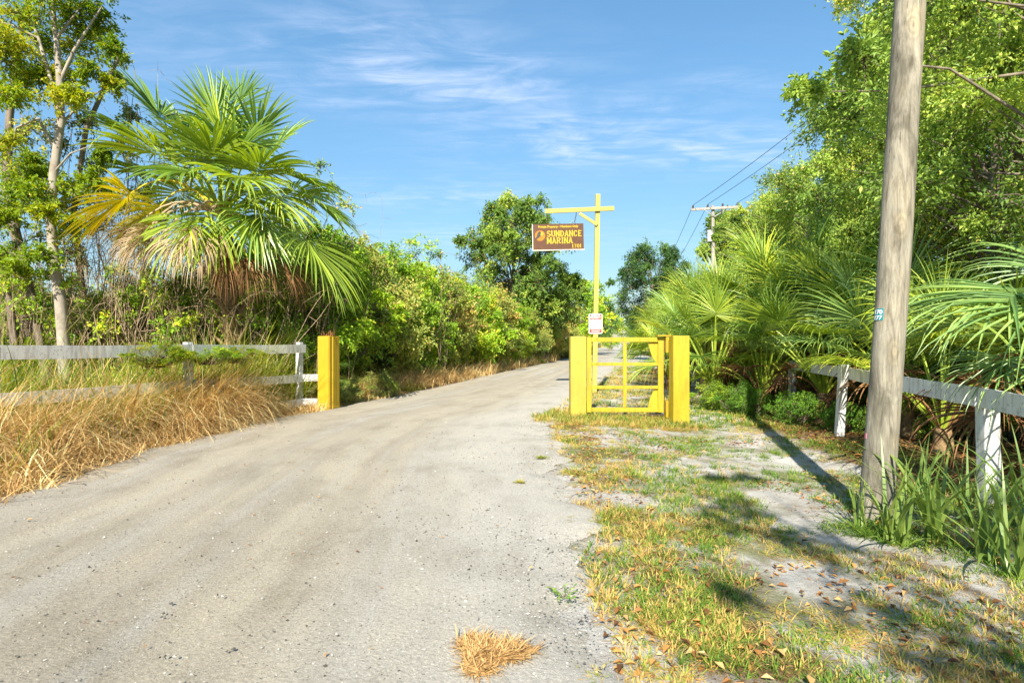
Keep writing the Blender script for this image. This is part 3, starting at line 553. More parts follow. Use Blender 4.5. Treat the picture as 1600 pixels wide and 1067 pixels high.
    for k, (zc, a, b, mt) in enumerate(((.61, .2, .8, 'ink'), (.50, .3, .7, 'ink'), (.39, .16, .84, 'ink'), (.32, .3, .7, 'ink'), (.20, .14, .86, 'notice_white'), (.10, .2, .8, 'notice_white'))):
        g = Geo(); rng = random.Random(k); x = a*w
        while x < b*w:
            l = rng.uniform(.02, .05); x2 = min(x+l, b*w); g.prism([(x, h*zc), (x2, h*zc), (x2, h*(zc+.04)), (x, h*(zc+.04))], -.0052 if mt != 'ink' else -.0034, -.0015); x = x2+.012
        link('small_print', g.mesh('small_print', [M[mt]]), nt_)
sign_post()

# ------------------------------------------------------------------ fences
def board(name, A, B, h, th, parent, base, mat=M['white'], sag=0.0, seed=0):
    """a plank from A to B (centre line), slightly warped"""
    A, B = Vector(A), Vector(B); d = B-A; L = d.length; dx = d.normalized(); sd = Vector((-dx.y, dx.x, 0)).normalized(); up = Vector((0, 0, 1)); rng = random.Random(seed)
    n = 10; v = []; 
    for k in range(n+1):
        u = k/n; c = A+d*u-up*sag*4*u*(1-u)+sd*.012*math.sin(u*5+seed); hh = h*(1+.015*math.sin(u*17+seed))
        for a, b in ((-1, -1), (1, -1), (1, 1), (-1, 1)): v.append(c+sd*a*th/2+up*b*hh/2-Vector(base))
    q = []
    for k in range(n):
        for j in range(4): q.append((k*4+j, k*4+(j+1) % 4, (k+1)*4+(j+1) % 4, (k+1)*4+j))
    q += [(3, 2, 1, 0), (n*4, n*4+1, n*4+2, n*4+3)]
    g = Geo(); g.add([x[:] for x in v], quads=q); return link(name, g.mesh(name, [mat]), parent)
def fence_left():
    P = [(-7.45, 4.5), (-6.52, 7.2), (-5.58, 9.93), (-4.66, 12.65)]; E = (-4.12, 12.72)
    base = (P[2][0], P[2][1], 0); t = thing('fence', base, 'long weathered white three rail fence half buried in dry grass below the palm', 'fence')
    for i, (x, y) in enumerate(P):
        o = part_box('post', (x-base[0]-.075, y-base[1]+.02, .68), (.115, .115, 1.55), M['white'], t, .008)
        o.rotation_euler = (R(.6), R(-1.0 if i == 2 else .8), R(-18.7))
    for k in range(3):
        (x0, y0), (x1, y1) = P[k], P[k+1]; u = .006 if k % 2 else 0
        e = .09 if k == 2 else .0
        dx, dy = (x1-x0), (y1-y0); L = math.hypot(dx, dy)
        for zc, z2, hh, nm in ((1.325, 1.315, .185, 'rail'), (.72, .66, .17, 'rail'), (.17, .125, .16, 'rail')):
            za, zb = (zc, z2) if k == 2 else (zc+.01*(k-1), zc)
            b_ = (x1+dx/L*e, y1+dy/L*e) if zc > 1 else (x1, y1)
            board('rail', (x0+dx/L*.004, y0+dy/L*.004, za), (b_[0]-dx/L*.004, b_[1]-dy/L*.004, zb), hh, .034, t, base, sag=.012, seed=k*3+int(zc*10))
    for z, hh in ((.665, .155), (.13, .15)): board('rail', (P[3][0]+.006, P[3][1]+.004, z), (E[0], E[1]-.12, z+.01), hh, .034, t, base, seed=int(z*100))
fence_left()
def fence_right():
    p1, p2 = at(1315, 672, 9.42), at(1541, 765, 5.61); p0 = Vector((6.6, 13.4, 0)); p3 = Vector((3.98, 2.6, 0))
    base = (p1.x, p1.y, -.1); t = thing('fence', base, 'single rail white fence on leaning posts behind the thick wooden pole under palm fronds', 'fence')
    o = part_box('post', (p1.x-base[0], 0, .59), (.125, .125, 1.32), M['white'], t, .008); o.rotation_euler = (R(2), R(2.6), R(-10))
    o = part_box('post', (p2.x-base[0]+.02, p2.y-base[1], .46), (.15, .13, 1.10), M['white'], t, .012); o.rotation_euler = (0, R(-1.2), R(-4))
    part_box('post', (p0.x-base[0], p0.y-base[1], .5), (.13, .13, 1.2), M['white'], t, .01); part_box('post', (p3.x-base[0], p3.y-base[1], .5), (.13, .13, 1.1), M['white'], t, .01)
    a = at(1310, 581.5, 9.55); a1 = at(1316, 582, 9.40)
    board('rail', (p0.x-.09, p0.y, .93), (p1.x+.105, p1.y+.02, .945), .185, .036, t, base, seed=2)
    board('rail', (p1.x+.108, p1.y-.03, .945), (p2.x-.085, p2.y-.0, .915), .19, .036, t, base, sag=.012, seed=5)
    board('rail', (p2.x-.083, p2.y-.01, .915), (p3.x-.085, p3.y, .87), .19, .036, t, base, sag=.01, seed=7)
fence_right()

# ------------------------------------------------------------------ utility poles and lines
NP = at(1367, 805, 5.02); NP_LEAN = Vector((.078, .012, 1))
def near_pole():
    H = 9.4; bz = -.12
    t = thing('utility_pole', (NP.x, NP.y, bz), 'thick weathered grey wooden pole standing in strap leaves, teal number tag on its face', 'utility pole')
    n = 40; z = np.linspace(-.3, H, n); pts = np.stack([z*NP_LEAN.x+.012*np.sin(z*.9), z*NP_LEAN.y, z], 1)
    rad = np.interp(z, [-.3, 0, .6, 4.5, H], [.140, .137, .128, .121, .100])*(1+.012*np.sin(z*3.1))
    g = Geo(); g.tube(pts, rad, 36); link('shaft', g.mesh('shaft', [M['pole']], True), t)
    pos = lambda zz: (zz*NP_LEAN.x+.012*math.sin(zz*.9), zz*NP_LEAN.y)
    # tag bent round the shaft, to the left of its face
    zc = CAMH-(490-535)/FPX*4.87-bz; cx, cyy = pos(zc); rr = np.interp(zc, [0, .6, 4.5], [.137, .128, .121])*(1+.012*math.sin(zc*3.1))+.004
    def patch(z0, z1, a0, a1, r, mat, name, par, n=6):
        th = np.linspace(R(a0), R(a1), n); v = []
        for q in (r, r-.003):
            for zz in (z0, z1):
                for a in th: v.append((cx+(zz-zc)*NP_LEAN.x+q*math.cos(a), cyy+q*math.sin(a), zz))
        f = [(i, i+1, n+i+1, n+i) for i in range(n-1)]+[(2*n+i+1, 2*n+i, 3*n+i, 3*n+i+1) for i in range(n-1)]+[(i, 2*n+i, 2*n+i+1, i+1) for i in range(n-1)]+[(n+i, n+i+1, 3*n+i+1, 3*n+i) for i in range(n-1)]+[(0, n, 3*n, 2*n), (n-1, 3*n-1, 4*n-1, 2*n-1)]
        g = Geo(); g.add(v, quads=f); return link(name, g.mesh(name, [mat]), par)
    view = math.degrees(math.atan2(-NP.y, -NP.x))        # direction of the viewer round the shaft
    a0, a1 = view-66, view-26
    tagp = patch(zc-.051, zc+.051, a0, a1, rr, M['teal'], 'number_tag', t)
    for row, body in ((.004, '170'), (-.046, '177')):
        me, w = text_mesh(body, .052, .0015, .0006, 1, 'digits', M['notice_white'])
        n_ = len(me.vertices); co = np.empty(n_*3); me.vertices.foreach_get('co', co); co = co.reshape(-1, 3)
        arc = R(a1-a0)*.86; a = R(a0)+R(a1-a0)*.07+co[:, 0]/w*arc; q = rr+.0025-co[:, 1]
        zz = zc+row+co[:, 2]; out = np.stack([cx+(zz-zc)*NP_LEAN.x+q*np.cos(a), cyy+q*np.sin(a), zz], 1)
        me.vertices.foreach_set('co', out.ravel()); me.update(); link('digits', me, tagp)
    zc2 = CAMH-(686-535)/FPX*4.87-bz; cx, cyy = pos(zc2); zc = zc2; rr2 = np.interp(zc2, [0, .6, 4.5], [.137, .128, .121])+.0045
    patch(zc2-.022, zc2+.022, view-72, view-60, rr2, M['pink'], 'paint_mark', t, 4)
near_pole()
FD = 31.0
def far_pole():
    top = at(1115, 321.5, FD); x0 = top.x; g0 = -.1
    t = thing('utility_pole', (x0, FD, g0), 'distant slim grey pole with wooden crossarm and a pale transformer can rising above the palms', 'utility pole')
    z = np.linspace(-.3, top.z-g0, 12); g = Geo(); g.tube(np.stack([z*0-.004*z, z*0, z], 1), np.interp(z, [0, 9], [.15, .085]), 12); link('shaft', g.mesh('shaft', [M['grey_wood']], True), t)
    u = FD/FPX; za = top.z-g0-5.0*u
    o = part_box('crossarm', (-.0, -.15, za), (2.46, .09, .13), M['grey_wood'], t, .006); o.rotation_euler = (0, R(-1.6), R(-8))
    pts = []
    for px in (1083, 1105, 1127, 1149):
        dx = (px-1115)*u; g = Geo(); zz = np.array([0, .03, .07, .10, .15, .18]); g.tube(np.stack([zz*0, zz*0, zz], 1), [.02, .06, .035, .06, .045, .02], 8)
        o = link('insulator', g.mesh('insulator', [M['porcelain']], True), t); o.location = (dx, -.15-dx*.14, za+.06+dx*.028); pts.append(Vector((x0+dx, FD-.15-dx*.14, g0+za+.24+dx*.028)))
    for s in (-1, 1):
        g = Geo(); g.tube([(s*.62, -.18, za-.06), (0, -.12, za-.45)], .022, 5); link('brace', g.mesh('brace', [M['steel']]), t)
    zc = CAMH-(370-535)*u-g0
    g = Geo(); zz = np.array([-.31, -.30, -.25, .28, .31, .33]); g.tube(np.stack([zz*0, zz*0, zz], 1), [.10, .135, .14, .14, .13, .05], 16); o = link('transformer', g.mesh('transformer', [M['tank']], True), t); o.location = (-.25, -.14, zc)
    g = Geo(); g.tube([(0, 0, .32), (0, 0, .52)], [.03, .02], 6); b = link('bushing', g.mesh('bushing', [M['porcelain']]), o)
    part_box('bracket', (-.12, -.06, zc+.1), (.16, .06, .07), M['steel'], t, .004)
    g = Geo(); g.tube([(.36, -.2, za-.06), (.36, -.2, za-.34)], .035, 6); link('cutout', g.mesh('cutout', [M['porcelain']]), t)
    return pts, Vector((x0, FD, g0+zc))
FP, FMID = far_pole()
def cable(a, b, sag, label, cat='cable', r=.013):
    a, b = Vector(a), Vector(b); u = np.linspace(0, 1, 40); p = np.array(a)[None]*(1-u[:, None])+np.array(b)[None]*u[:, None]; p[:, 2] -= sag*4*u*(1-u)
    g = Geo(); g.tube(p, r, 5); tag(link('power_line', g.mesh('power_line', [M['wire']], True)), label, cat, 'power lines on the poles')
for i, (k, dx) in enumerate(((0, -1.1), (1, -.25), (3, 1.1))):
    cable(FP[k], Vector((13.6+dx*.9, 10.2, 11.6)), .35, ('overhead wire from the tip of the distant crossarm up over the oak tops', 'overhead wire from the middle insulator of the distant crossarm up over the oak tops', 'overhead wire from the tree side tip of the distant crossarm, hidden by leaves')[i])
    cable(FP[k], FP[k]+Vector((.19*46, 46, -.3)), .7, ('wire running on from the distant crossarm tip down towards the dark tree', 'wire running on from under the distant crossarm down behind the palm tops', 'wire passing behind the distant pole shaft from its tree side crossarm tip')[i])
cable(FMID+Vector((.1, 0, -.35)), (14.5, 18, 7.0), .25, 'thin service wire leaving the distant pole below its transformer can', r=.009)

# ------------------------------------------------------------------ foliage builders
def gen_clumps(rng, n, ctr, rad, rmin, rmax, shell=.55, zmin=None):
    out = []
    while len(out) < n:
        u = unit(rng, 1)[0]; k = rng.uniform(shell**3, 1)**(1/3); p = np.array(ctr)+u*np.array(rad)*k
        if zmin is not None and p[2] < zmin: continue
        out.append((p, rng.uniform(rmin, rmax)))
    return out
def stray(rng, n, ctr, rad, r0, r1):
    out = []
    for k in range(n):
        u = unit(rng, 1)[0]; u[2] = abs(u[2])*.9-.15; out.append((np.array(ctr)+u*np.array(rad)*rng.uniform(1.02, 1.32), rng.uniform(r0, r1)))
    return out
def crown(g, rng, clumps, sprays, per, leaf, wd=.5, mat=0, twigmat=1, zb=.15, twig=.006, droop=.18, tints=(.1, .75), flat=.8, twigs=True, jit=.13, reach=(.6, 1.3)):
    c = np.array([k[0] for k in clumps]); r = np.array([k[1] for k in clumps]); n = len(clumps)*sprays
    ci = np.repeat(np.arange(len(clumps)), sprays); d = unit(rng, n); d[:, 2] = d[:, 2]*flat+zb; d /= np.linalg.norm(d, axis=1, keepdims=True)
    ln = r[ci]*rng.uniform(reach[0], reach[1], n)
    ctint = rng.uniform(*tints, len(clumps))
    si = np.repeat(np.arange(n), per); m = len(si); u = rng.uniform(.15, 1, m)**.75
    pos = c[ci[si]]+d[si]*(ln[si]*u)[:, None]+rng.normal(size=(m, 3))*(jit*r[ci[si]])[:, None]*(1.15-u[:, None]*.6); pos[:, 2] -= droop*ln[si]*u**2
    ld_ = d[si]*.5+unit(rng, m)*.9; ld_[:, 2] -= .25
    up = unit(rng, m)*.6+np.array([-.12, -.62, .62])
    sz = leaf*rng.uniform(.45, 1.4, m)
    tint = np.clip(ctint[ci[si]]+rng.normal(0, .16, m)+.12*(u-.5), 0, .95); tint = np.where(rng.random(m) < .015, 1.0, tint)
    g.leaves(pos, ld_, up, sz, sz*wd, mat, tint)
    if twigs:
        for k in range(0, n):
            a = c[ci[k]]; b = a+d[k]*ln[k]*.92; b2 = b-np.array([0, 0, droop*ln[k]*.85]); mid = (a+b)/2+rng.normal(size=3)*.04*ln[k]-np.array([0, 0, droop*ln[k]*.2])
            g.tube([a, mid, b2], [twig*1.6, twig, twig*.4], 3, twigmat, cap=False)
def limbs(g, rng, trunk, trad, clumps, mat=0, sides=6, z_lo=.35, rlimb=.05):
    trunk = np.asarray(trunk); zt = trunk[:, 2]
    for c, r in clumps:
        za = zt[0]+(zt[-1]-zt[0])*min(1, max(z_lo, (c[2]-zt[0])/(zt[-1]-zt[0])*rng.uniform(.45, .85)))
        a = np.array([np.interp(za, zt, trunk[:, k]) for k in range(3)]); v = c-a; L = np.linalg.norm(v)
        m1 = a+v*.35+np.array([0, 0, .10*L])+rng.normal(size=3)*.05*L; m2 = a+v*.7+np.array([0, 0, .10*L])+rng.normal(size=3)*.05*L
        rl = min(rlimb*.62*(.6+.1*L), np.interp(za, zt, trad)*.7)
        g.tube([a, m1, m2, c], [rl, rl*.7, rl*.45, rl*.2], sides, mat, cap=False)
def tree_meshes(seed, h, ctr, rad, n, rmin, rmax, sprays, per, leaf, tr=.16, bark='bark', lean=(0, 0), name='tree', shell=.5, **kw):
    """trunk mesh and crown mesh of one tree, base at the origin"""
    rng = np.random.default_rng(seed); cl = gen_clumps(rng, n, ctr, rad, rmin, rmax, shell)+stray(rng, n//4, ctr, rad, rmin*.45, rmin*.85)
    zt = np.linspace(-.2, h, 7); tk = np.stack([lean[0]*zt+.05*np.sin(zt*1.1+seed), lean[1]*zt+.05*np.cos(zt*.9+seed), zt], 1); trd = np.interp(zt, [-.2, .3, h], [tr*1.35, tr, tr*.35])
    g = Geo(); g.tube(tk, trd, 10, 0); limbs(g, rng, tk, trd, cl, 0, 6)
    c = Geo(); crown(c, rng, cl, sprays, per, leaf, **kw)
    return g.mesh(name+'_trunk', [M[bark]], True), c.mesh(name+'_crown', [M['oak'], M['twig']], False)
def plant_tree(kind, meshes, loc, label, mat=None, rz=0, scale=1, cat='tree', group=None, pn=('trunk', 'crown')):
    t = thing(kind, loc, label, cat, group, rz, scale)
    a = link(pn[0], meshes[0], t); b = link(pn[1], meshes[1], t)
    if mat: use_mat(b, mat)
    return t
def bush_meshes(seed, rad, h, n, rmin, rmax, sprays, per, leaf, stems=9, name='bush', **kw):
    rng = np.random.default_rng(seed); cl = gen_clumps(rng, n, (0, 0, h*.50), (rad, rad, h*.52), rmin, rmax, .62, zmin=.1)
    cl += stray(rng, n//3, (0, 0, h*.5), (rad, rad, h*.52), rmin*.4, rmin*.8)
    g = Geo()
    for c, r in cl[::max(1, len(cl)//(stems*3))]:
        b = np.array([c[0]*.25+rng.normal()*.1, c[1]*.25+rng.normal()*.1, -.15]); m = (b+c)/2+rng.normal(size=3)*.15
        g.tube([b, m, c], [.03, .02, .008], 5, 0, cap=False)
    k = Geo(); crown(k, rng, cl, sprays, per, leaf, **kw)
    return g.mesh(name+'_stems', [M['twig']], True), k.mesh(name+'_foliage', [M['vine'], M['twig']], False)

# palm fronds --------------------------------------------------------------
def frond_mesh(seed, hub, lift, rad, droop=.9, span=128, n=40, mats=('frond', 'frond_lime'), fuse=.42, width=1.0, tint=(.2, .6), vfold=.22, pw=.022, curve=.25):
    """a fan leaf: stalk from the origin to hub=(horizontal, vertical) in the YZ plane, ribbed segments fanning beyond it"""
    rng = np.random.default_rng(seed); P0 = np.zeros(3); P2 = np.array([0, hub[0], hub[1]]); P1 = P2*.5+np.array([0, 0, lift])
    u = np.linspace(0, 1, 8)[:, None]; pet = (1-u)**2*P0+2*u*(1-u)*P1+u*u*P2
    t = (P2-P1); t /= np.linalg.norm(t)+1e-9; b = np.array([1., 0, 0]); nrm = np.cross(b, t)
    g = Geo(); g.tube(pet, np.linspace(pw*1.5, pw*.7, 8), 5, 1, tint=.55, cap=False)
    S = 7; angs = np.linspace(-R(span), R(span), n); da = angs[1]-angs[0]
    for i, a in enumerate(angs):
        L = rad*(.62+.38*math.cos(a*.62))*rng.uniform(.9, 1.07); o = P2+t*rad*.20*max(0, math.cos(a))*curve*2
        d = math.cos(a)*t+math.sin(a)*b+nrm*vfold*abs(math.sin(a))+rng.normal(size=3)*.035; d /= np.linalg.norm(d)
        p = o.copy(); rows = []; tints = []; ti = np.clip(rng.uniform(*tint), 0, 1); g_ = droop*rng.uniform(.75, 1.3); br = rng.random() < .05
        for k in range(S+1):
            s = k/S; sd = np.cross(d, nrm); sd /= np.linalg.norm(sd)+1e-9; nn = np.cross(sd, d)
            w = 2*math.sin(da/2)*L*min(s+.03, fuse)*1.12*width if s <= fuse else 2*math.sin(da/2)*L*fuse*1.12*width*max(.03, (1-((s-fuse)/(1-fuse))**1.25))
            rows += [p-sd*w/2+nn*w*.22, p-nn*w*.22, p+sd*w/2+nn*w*.22]; tt = ti+.30*max(0, s-.75)*(1 if droop > .5 else .5)-(.06 if s < .2 else 0); tints += [tt, tt-.06, tt]
            gz_ = g_*max(0, s-.18)**1.25*.85+(1.2 if br and s > .45 else 0)
            d = d+np.array([0, 0, -gz_*1.0/S*3.2])+rng.normal(size=3)*.018; d /= np.linalg.norm(d)
            p = p+d*L/S
        q = []
        for k in range(S):
            j = k*3; q += [(j, j+1, j+4, j+3), (j+1, j+2, j+5, j+4)]
        g.add(np.array(rows), quads=q, tint=np.clip(np.array(tints), 0, 1))
    return g.mesh('frond', [M[mats[0]], M[mats[1]]], False)
def az_of(v): return math.atan2(-v[0], v[1])      # yaw that turns +Y to v

# ------------------------------------------------------------------ the cabbage palm behind the white fence
def cabbage_palm():
    D = 13.0; apex = at(348, 345, D); base = Vector((apex.x+.22, D+.1, 0))
    t = thing('cabbage_palm', (base.x, base.y, -.05), 'tall cabbage palm with a wide crown of fan fronds behind the long white fence', 'palm tree')
    ap = apex-Vector((base.x, base.y, -.05))
    z = np.linspace(-.2, ap.z, 10); g = Geo(); path = np.stack([np.interp(z, [-.2, 1, ap.z], [0, .02, ap.x]), np.interp(z, [0, ap.z], [0, ap.y]), z], 1); g.tube(path, np.interp(z, [0, 1, ap.z-.4, ap.z], [.22, .17, .20, .10]), 14)
    tk = link('trunk', g.mesh('trunk', [M['palm_bark']], True), t); rng = np.random.default_rng(12)
    bootg = Geo(); bootg.tube([(0, 0, 0), (0, .10, .14), (0, .22, .34)], [.055, .042, .022], 5); bm_ = bootg.mesh('leaf_base', [M['palm_bark']], True)
    for k in range(46):
        zz = 1.0+(ap.z-1.15)*k/46; o = link('leaf_base', bm_, t); a = k*2.4
        rr = .15; o.location = (np.interp(zz, [0, 1, ap.z], [0, .02, ap.x])-math.sin(a)*rr, ap.y*zz/ap.z+math.cos(a)*rr, zz); o.rotation_euler = (rng.uniform(-.25, .15), 0, a); o.scale = (rng.uniform(.8, 1.3),)*3
    # (hub pixel, depth step, lift, radius, droop, span, kind)
    F = [((256, 190), .25, .20, 1.45, .55, 118, 'g'), ((338, 192), .35, .10, 1.32, .30, 105, 'g'), ((396, 222), -.3, .25, 1.30, .60, 128, 'g'),
         ((444, 272), -.4, .75, 1.45, .8, 124, 'l'), ((486, 312), -.25, .95, 1.3, 1.0, 120, 'g'), ((474, 368), -.75, 1.15, 1.95, 1.6, 74, 'l'),
         ((258, 243), -.5, .60, 1.60, .80, 122, 'l'), ((335, 250), -1.0, .35, 1.45, 1.15, 124, 'l'), ((204, 302), -.55, 1.15, 1.6, .9, 100, 'y'),
         ((292, 336), -1.05, 1.2, 1.45, 1.2, 88, 'l'), ((340, 334), -1.0, 1.3, 1.35, 1.2, 84, 'l'), ((394, 330), -.9, 1.25, 1.5, 1.2, 90, 'g'), ((300, 268), -1.2, .6, 1.35, 1.2, 122, 'g'), ((372, 276), -1.3, .65, 1.35, 1.2, 122, 'l'), ((222, 220), .1, .5, 1.45, .8, 118, 'g'), ((426, 300), -.9, 1.0, 1.3, 1.2, 110, 'l'), ((318, 282), .2, .4, 1.3, .9, 124, 'l'), ((382, 300), -.5, .6, 1.2, 1.1, 124, 'l'), ((284, 300), .3, .8, 1.3, 1.1, 116, 'l'), ((346, 222), .1, .2, 1.2, .7, 120, 'l'), ((410, 330), -.6, 1.1, 1.2, 1.2, 104, 'l'), ((250, 322), -.2, 1.1, 1.35, 1.1, 96, 'y'),
         ((300, 215), .9, .20, 1.3, .6, 120, 'g'), ((372, 170), .8, .10, 1.15, .4, 110, 'g'), ((425, 235), 1.0, .25, 1.3, .8, 120, 'g'), ((310, 265), -.7, .2, 1.35, .8, 124, 'l'),
         ((238, 275), .9, .4, 1.4, 1.1, 116, 'g'), ((455, 300), .95, .4, 1.3, 1.1, 118, 'g'), ((365, 250), -.85, .2, 1.3, .9, 122, 'g'), ((400, 268), -.95, .3, 1.35, 1.0, 124, 'l')]
    for i, ((px, py), dy, lift, rad, droop, span, kind) in enumerate(F):
        v = at(px, py, D+dy)-apex; h = math.hypot(v.x, v.y)
        mats = {'g': ('frond', 'frond_lime'), 'l': ('frond_lime', 'frond_lime'), 'y': ('frond_yellow', 'frond_yellow')}[kind]
        o = link('frond', frond_mesh(100+i, (h, v.z), lift, rad*.93, droop*.9, span, 40, mats, tint=(.15, .65) if kind != 'y' else (.1, .8), fuse=.46 if droop < 1 else .5, width=1.05, curve=.4), t); o.location = ap; o.rotation_euler = (0, 0, az_of(v))
        if kind == 'y': tag(o, 'golden yellow ageing frond')
    # dead fronds hanging as a skirt
    D_ = [((214, 352), -.6, 'd'), ((238, 350), -.9, 'd'), ((286, 366), -1.15, 'd'), ((314, 372), -1.2, 'd'), ((300, 352), -1.25, 'd'), ((330, 356), -.95, 'd'), ((256, 372), -.4, 'd'), ((228, 366), -1.2, 'd'), ((246, 380), -1.0, 'd'), ((438, 408), -.25, 'r'), ((446, 420), .2, 'r'), ((420, 402), -.6, 'r'), ((205, 350), .3, 'd'),
          ((352, 395), -.9, 'r'), ((384, 398), -.8, 'r')]
    for i, ((px, py), dy, kind) in enumerate(D_):
        v = at(px, py, D+dy)-apex; h = math.hypot(v.x, v.y); m_ = 'frond_dead' if kind == 'd' else 'frond_rust'
        o = link('dead_frond', frond_mesh(200+i, (h, v.z), .95, 1.05, 3.2, 42+(i*17) % 26, 34, (m_, m_), fuse=.25, width=1.25, tint=(.0, 1), vfold=.75), t); o.location = ap; o.rotation_euler = (0, 0, az_of(v))
        tag(o, 'bleached dry hanging frond' if kind == 'd' else 'rust brown dry hanging frond')
cabbage_palm()

# palmetto fronds shared between the roadside clumps
PAL = [frond_mesh(300+i, hub, lift, rad*.92, droop*1.2, 125, 44, ('frond', 'frond_lime'), fuse=.27, tint=(.15, .85)) for i, (hub, lift, rad, droop) in enumerate(
    [((.35, 1.9), .15, 1.25, .5), ((.70, 1.75), .3, 1.25, .75), ((1.0, 1.55), .4, 1.25, .95), ((1.25, 1.25), .5, 1.2, 1.2), ((1.4, .85), .6, 1.2, 1.3), ((1.35, .4), .6, 1.1, 1.4), ((.5, 2.1), .2, 1.3, .7), ((.9, 1.9), .3, 1.3, 1.1)])]
PAL_DEAD = [frond_mesh(330+i, hub, lift, .95, 2.8, 90, 22, ('frond_rust', 'frond_rust'), fuse=.25, tint=(.1, .9), vfold=.4) for i, (hub, lift) in enumerate([((.7, .75), .5), ((.85, .5), .5), ((.6, .95), .45)])]
def palmetto(x, y, label, seed, n=13, dead=3, stem=.3, scale=1.0, mat=None, group='fan palms crowding the verge beyond the gate', low=True, hide=None):
    rng = random.Random(seed); t = thing('palmetto', (x, y, float(gz(x, y))), label, 'palm', group, rng.uniform(0, 6.28), scale)
    g = Geo(); g.tube([(0, 0, -.2), (.02, 0, stem*.5), (0, .02, stem+.08)], [.17, .15, .12], 9); link('trunk', g.mesh('trunk', [M['palm_bark']], True), t)
    for k in range(n):
        f = ((k*7) % n+.5)/n; idx = [0, 6, 1, 7, 2, 2, 3, 3, 4, 4, 5][min(10, int(f*(11 if low else 9)))]
        o = link('frond', PAL[idx], t); o.location = (0, 0, stem); o.rotation_euler = (rng.uniform(-.12, .12), rng.uniform(-.12, .12), k*2.399+rng.uniform(-.3, .3)); o.scale = (rng.uniform(.85, 1.12),)*3
        m = mat or rng.choice([None, 'frond_lime', 'frond_lime', None])
        if m: use_mat(o, M[m])
    for k in range(dead):
        o = link('dead_frond', PAL_DEAD[k % 3], t); o.location = (0, 0, stem*.9); o.rotation_euler = (0, 0, rng.uniform(0, 6.28)); o.scale = (rng.uniform(.8, 1.1),)*3
    return t
for i, (x, y, stem, sc, n, lab) in enumerate([
    (6.35, 11.6, .25, .95, 13, 'fan palm clump at the end of the single rail fence, brown fans below'),
    (5.15, 14.6, .15, .95, 14, 'bright fan palm beside the gate hinge post, fans reaching down to the sand'),
    (6.9, 14.2, .9, 1.05, 13, 'tall fan palm between the hinge post palm and the oak wall'),
    (5.7, 16.8, .5, 1.0, 13, 'fan palm just behind the one beside the gate hinge post'),
    (7.6, 17.2, 1.2, 1.05, 13, 'high topped fan palm against the oak leaves, a long way above the fence'),
    (6.2, 20.2, .5, .95, 13, 'fan palm seen above the top rail of the gate'),
    (8.1, 20.6, .8, 1.0, 13, 'fan palm whose top stands just below the transformer can'),
    (6.9, 24.0, .4, .95, 12, 'fan palm seen through the upper squares of the gate'),
    (8.8, 25.5, .8, 1.0, 12, 'fan palm standing in front of the distant pole shaft'),
    (8.0, 28.5, .7, 1.0, 11, 'fan palm sprawling at the road edge beyond the tall sign post'),
    (9.8, 30.5, .9, 1.0, 11, 'tall fan palm in the row below the overhead wires'),
    (9.3, 35.0, .8, 1.05, 10, 'small looking fan palm at the far road edge before the dark tree'),
    (11.2, 39.0, 1.6, 1.1, 10, 'farthest fan palm of the row beside the dark tree'),
    (8.2, 13.0, 1.3, 1.05, 12, 'shaded fan palm under the oak behind the fence end'),
    (5.2, 19.0, .15, .75, 10, 'low fan palm spreading over the grass behind the gate'),
    (5.75, 13.1, .05, .80, 13, 'low fan palm filling between the hinge post palm and the fence end'), (6.3, 15.5, .45, .95, 12, 'fan palm closing the gap behind the hinge post palm'), (7.3, 12.6, .55, .95, 12, 'fan palm behind the free end of the fence rail'),
    (6.7, 18.2, .75, .95, 12, 'fan palm in the middle of the palm wall above the gate post'), (7.6, 22.2, .7, .95, 11, 'fan palm between the transformer pole and the gate top rail')]):
    palmetto(x, y, lab, 40+i, n+6, 3, stem+.25, sc*1.04, mat=None if i != 13 else 'frond', low=i == 1)
# the big pale fans beside the camera and their neighbours behind the single rail fence
def near_palmetto():
    bx, by = 5.95, 6.15; t = thing('palmetto', (bx, by, float(gz(bx, by))), 'big blue green fan palm drooping long fingers over the single rail fence', 'palm')
    g = Geo(); g.tube([(0, 0, -.2), (0, 0, .3), (.02, .03, .55)], [.2, .18, .14], 10); link('trunk', g.mesh('trunk', [M['palm_bark']], True), t)
    F = [((1592, 452), 5.6, .95, 1.45, 1.25, 100), ((1545, 470), 6.3, .8, 1.2, 1.4, 100), ((1640, 470), 5.2, .95, 1.45, 1.2, 105), ((1660, 425), 6.6, .7, 1.3, 1.2, 118), ((1600, 520), 6.9, .7, 1.1, 1.3, 115),
         ((1700, 500), 6.2, .8, 1.3, 1.3, 120), ((1500, 505), 6.9, .8, 1.05, 1.35, 105), ((1700, 400), 7.0, .3, 1.2, .9, 124), ((1720, 560), 5.2, .7, 1.2, 1.3, 115), ((1575, 560), 5.7, .8, .8, 1.4, 100)]
    apx = Vector((0, 0, .5))
    for i, ((px, py), d, lift, rad, droop, span) in enumerate(F):
        v = at(px, py, d)-Vector((bx, by, float(gz(bx, by))))-apx; h = math.hypot(v.x, v.y)
        o = link('frond', frond_mesh(400+i, (h, v.z), lift, rad, droop*1.15, span, 36, ('frond_blue', 'frond'), fuse=.27, tint=(.2, .75), pw=.014), t); o.location = apx; o.rotation_euler = (0, 0, az_of(v))
    for k in range(7):
        o = link('dead_frond', PAL_DEAD[k % 3], t); o.location = (0, 0, .4); o.rotation_euler = (0, 0, .9+k*.75); o.scale = (.95,)*3
near_palmetto()
palmetto(6.05, 8.0, 'fan palm with yellow green stalks rising close behind the thick wooden pole', 77, 9, 4, .35, .85, mat='frond_lime', group=None, low=False)
palmetto(6.7, 9.6, 'drooping fan palm hanging a blue green fan over the end of the single rail', 78, 12, 6, .35, .95, mat='frond_blue', group=None)
